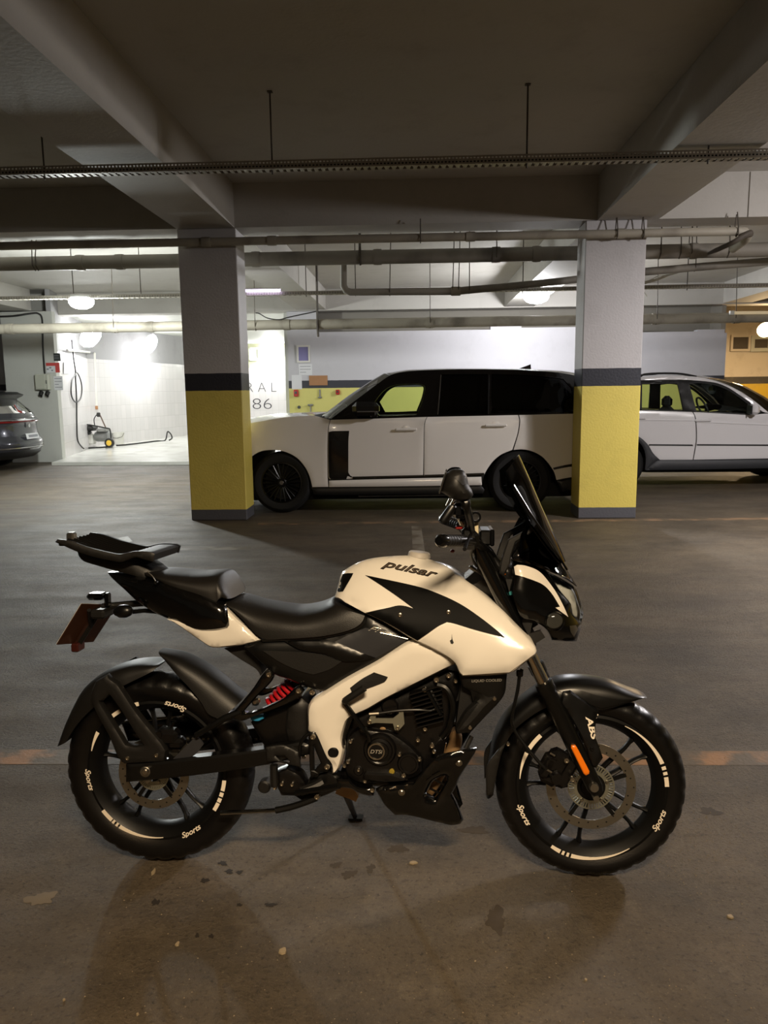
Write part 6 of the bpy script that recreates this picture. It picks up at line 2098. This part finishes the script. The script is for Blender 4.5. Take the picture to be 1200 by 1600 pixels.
PX('sill_cladding', [(1010, 734.8), (1016, 728), (1026, 720), (1032, 718.8), (1082, 719), (1216, 717.2), (1228, 716), (1230, 722), (1225, 731), (1100, 733.5)], C_clad, v=.93, bulge=.015, R=.04, t=.06, pair=True, corner=30)
PX('arch_cladding', [(1010, 734.8), (1016, 728), (1026, 720), (1031, 718.3)] + ar[1:11] + [(950, 690), (962, 684.5), (982, 682.5), (990, 685), (997, 689.5), (1003, 696), (1007, 704), (1009, 715), (1008, 734)], C_clad, v=.94, bulge=.01, R=.03, t=.03, pair=True, corner=30)
wr = [(1003.5, 600, 0), (1058.5, 599.3, 0), (1061.5, 612, 0), (1067.5, 641, 0), (1003, 640, 0)]
wf = [(1077, 600.2), (1093, 598.6), (1119, 602.5), (1138, 610), (1155, 621), (1169, 631.5), (1169.5, 646.3), (1088.5, 643)]
xv = lambda y: .66 + .23 * max(0, min(1, (y - 590) / 55))
xg = PX('window_surround', [(x, y, xv(y)) for x, y in ((890, 643), (898, 603), (915, 596), (960, 594), (999, 594.3), (1062, 593.7), (1096, 595.6), (1121, 599.2), (1139, 606.8), (1160, 620.5), (1175, 631), (1191.5, 643.5), (1171, 648), (1082, 643.6), (998, 641.2))], C_trim, t=.03, pair=True, corner=30,
        holes=[[(p[0], p[1], xv(p[1])) for p in w] for w in (wr, wf)])
for nm, w in (('rear_window', wr), ('front_window', wf)):
    PX(nm, [(p[0], p[1], xv(p[1]) - .01) for p in w], G_clear, t=0, pair=True, corner=30)
PX('roof_side', [(x, y, xv(y)) for x, y in ((898, 602.5), (915, 594), (960, 590.5), (999, 589.6), (1039, 587), (1085, 588.6), (1119, 595), (1146, 605.6), (1173, 621.8), (1191, 636.3), (1202, 645.5), (1192, 643.3), (1175, 630.6), (1160, 620), (1139, 606.3), (1121, 598.7), (1096, 595.1), (1062, 593.2), (999, 593.8), (960, 593.5), (915, 595.7))], C_white2, t=.03, pair=True, corner=40, bulge=.006, R=.03)
strip_grid('roof_panel', [((890, 640), .88, (880, 640)), ((898, 602.5), .70, (888, 601)), ((915, 594), .67, (910, 592)), ((960, 590.5), .66, (960, 588.5)), ((999, 589.6), .66, (999, 587.5)), ((1039, 587), .66, (1040, 585)), ((1085, 588.6), .66, (1088, 586.5)), ((1100, 591.3), .665, (1110, 590))], C_white2, x5, XF)
strip_grid('windscreen', [((1100, 591.3), .665, (1110, 590)), ((1119, 595), .69, (1132, 594)), ((1146, 605.6), .73, (1162, 604.5)), ((1173, 621.8), .80, (1190, 620)), ((1202, 645.5), .89, (1220, 642))], G_wind, x5, XF)
strip_grid('bonnet', [((1202, 645.5), .88, (1218, 641)), ((1260, 655), .87, (1265, 649)), ((1330, 668), .82, (1342, 664)), ((1348, 690), .80, (1362, 690)), ((1342, 716), .80, (1356, 716))], C_white2, x5, XF)
strip_grid('dashboard', [((1118, 644), .84, (1120, 632)), ((1150, 641), .86, (1152, 637)), ((1200, 646), .88, (1205, 643))], C_seat, x5, XF)
for sv in (.38, -.38):
    for cx in (1042, 960):
        q = XF.uw(cx, 628, sv)
        st = MB().rbox(q + Vector((0, 0, -.30)), (.15, .46, .46), .06).build('seat', C_seat, x5)
        MB().rbox(q, (.12, .26, .19), .055).build('headrest', C_seat, st)
q = XF.uw(1096, 634, .38)
MB().lathe([(.165, -.012), (.185, -.012), (.185, .012), (.165, .012)], q + Vector((.02, 0, -.03)), (1, 0, .5), 24, closed=True).build('steering_wheel', C_seat, x5)
q = XF.uw(1113, 607, 0)
MB().rbox(q, (.05, .22, .07), .015).build('rear_view_mirror', C_seat, x5)
q = XF.uw(1178, 640, 1.0)
mh = MB().rbox(q, (.12, .2, .15), .04).build('wing_mirror', C_white2, x5)
MB().rbox(q + Vector((-.062, 0, 0)), (.02, .17, .13), .008).build('mirror_glass', C_trim, mh)
for s in (1, -1):
    pts = [XF.uw(x, y, .62) for x, y in ((1000, 590.5), (1003, 586.5), (1012, 584.3), (1040, 583.3), (1065, 584.3), (1088, 588.5))]
    pts = [Vector((p.x, p.y * s, p.z)) for p in pts]
    MB().tube(bez(pts, 4), .016, 8).build('roof_rail', C_trim, x5)
for px in (970, 1274):
    q = XF.uw(px, 715, .91)
    for s in (1, -1):
        car_wheel(x5, (q.x, -s * .90, .36), .358, .25, C_rims, 5, .64, s, None, .05)
PX('underbody', [(890, 712), (1010, 715), (1220, 715), (1340, 712), (1330, 728), (1220, 737), (1010, 738), (900, 730)], C_gap, v=.55, mode='mirror', res=.1, smooth=False)

# ---------------------------------------------------------------- dark car at the left edge, seen from the rear
DK = Frame((0, 15.62, 0), (1, 0, 0), (0, -1, 0), (0, 0, 1))
dk = empty('dark_suv_car', label='dark grey off-road car with white number plate at the left edge', cat='car')
dk.matrix_world = DK.M
XR0 = at(45, 688, 15.62).x


def rear(name, rows, m, inset=0.0, wv=.93):
    """rows (x offset from the plate plane, z, half width): bulged rear surface"""
    V = []
    n = 12
    for dx, z, hw in rows:
        for j in range(-n, n + 1):
            g = j / n
            V.append((XR0 + dx - inset - .30 * abs(g) ** 3.2 - .05 * g * g, hw * g, z))
    w = 2 * n + 1
    Fq = [(i * w + j, i * w + j + 1, (i + 1) * w + j + 1, (i + 1) * w + j) for i in range(len(rows) - 1) for j in range(w - 1)]
    return MB().add(V, Fq).build(name, m, dk, 40)


rear('lower_trim', [(-.5, .20, .85), (-.10, .24, .90), (.03, .33, .93), (.05, .40, .95)], C_trim)
bmp = rear('rear_bumper', [(.05, .40, .95), (.09, .46, .955), (.11, .53, .96), (.09, .60, .96), (.04, .66, .96), (.02, .70, .95)], C_grey)
rear('bumper_strip', [(.075, .445, .957), (.10, .46, .957), (.10, .475, .957)], C_chrome, -.006)
tg = rear('tailgate', [(.02, .70, .95), (.0, .78, .95), (-.01, .90, .945), (.0, .98, .94), (.03, 1.01, .94), (.01, 1.04, .93), (-.02, 1.06, .93)], C_grey)
rear('tail_lamp_strip', [(.0, .965, .945), (.022, .985, .943), (.012, 1.0, .943)], mat('tail_lamp_red', '#6d1210', rough=.2), -.012)
rear('chrome_strip', [(.03, 1.005, .94), (.04, 1.015, .94), (.025, 1.03, .935)], C_chrome, -.006)
rear('upper_tailgate', [(-.02, 1.06, .93), (-.03, 1.10, .92), (-.06, 1.16, .90)], C_grey)
rear('rear_glass', [(-.06, 1.16, .90), (-.20, 1.30, .84), (-.34, 1.44, .76)], G_priv, -.002)
rear('rear_glass_backing', [(-.07, 1.15, .89), (-.21, 1.30, .83), (-.37, 1.46, .75)], C_trim, .03)
rear('roof_spoiler', [(-.34, 1.44, .74), (-.20, 1.50, .72), (-.17, 1.53, .71), (-.30, 1.58, .70), (-.7, 1.63, .70)], C_trim)
rear('roof_panel', [(-.28, 1.58, .70), (-.7, 1.635, .70), (-1.6, 1.66, .70), (-2.6, 1.60, .70)], C_grey, -.004)
sd = [(XR0 - .34, .40, .95), (XR0 - .33, .70, .96), (XR0 - .36, 1.0, .93), (XR0 - .40, 1.15, .90), (XR0 - .62, 1.44, .76), (XR0 - .8, 1.60, .70), (XR0 - 1.6, 1.63, .70), (XR0 - 2.6, 1.58, .70), (XR0 - 3.4, 1.08, .88), (XR0 - 4.45, .95, .86), (XR0 - 4.6, .6, .86), (XR0 - 4.5, .3, .88), (XR0 - 4.15, .3), (XR0 - 4.1, .55), (XR0 - 3.75, .74), (XR0 - 3.4, .55), (XR0 - 3.35, .3), (XR0 - 1.5, .3), (XR0 - 1.45, .55), (XR0 - 1.1, .74), (XR0 - .75, .55), (XR0 - .7, .3)]
panel(DK, 'body_side', sd, C_grey, dk, v=.93, bulge=.02, R=.1, mode='mirror', local=True, res=.12, corner=30)
for x in (-1.1, -3.75):
    for s in (1, -1): car_wheel(dk, (XR0 + x, -s * .92, .365), .363, .26, C_rims, 5, .66, s, None, .05)
pl = MB().rbox((XR0 + .085, 0, .685), (.012, .50, .115), .003, Matrix.Rotation(math.radians(-12), 3, 'Y')).build('number_plate', M_paper, dk)
MB().box((XR0 + .094, .02, .688), (.002, .38, .05), Matrix.Rotation(math.radians(-12), 3, 'Y')).build('plate_print', M_print, pl)
MB().lathe([(0, -.003), (.04, -.003), (.04, .003), (0, .003)], (XR0 + .035, 0, .90), (1, 0, 0), 24).build('tailgate_badge', C_chrome, dk)

# ---------------------------------------------------------------- groups of like things
for base, g in (('floodlight', 'floodlights in the wash bay'), ('bulkhead_lamp', 'round bulkhead lamps'), ('cable_tray', 'slotted cable trays'), ('paper_notice', 'paper notices on the walls'),
                ('vent_window', 'small wall vents'), ('wall_holder', 'red holders on the yellow wall'), ('floor_scrap', 'pale scraps on the asphalt'), ('sign_board', 'notices on the white pier')):
    for o in list(COL.objects):
        if o.parent is None and o.name.split('.')[0] == base: o['group'] = g
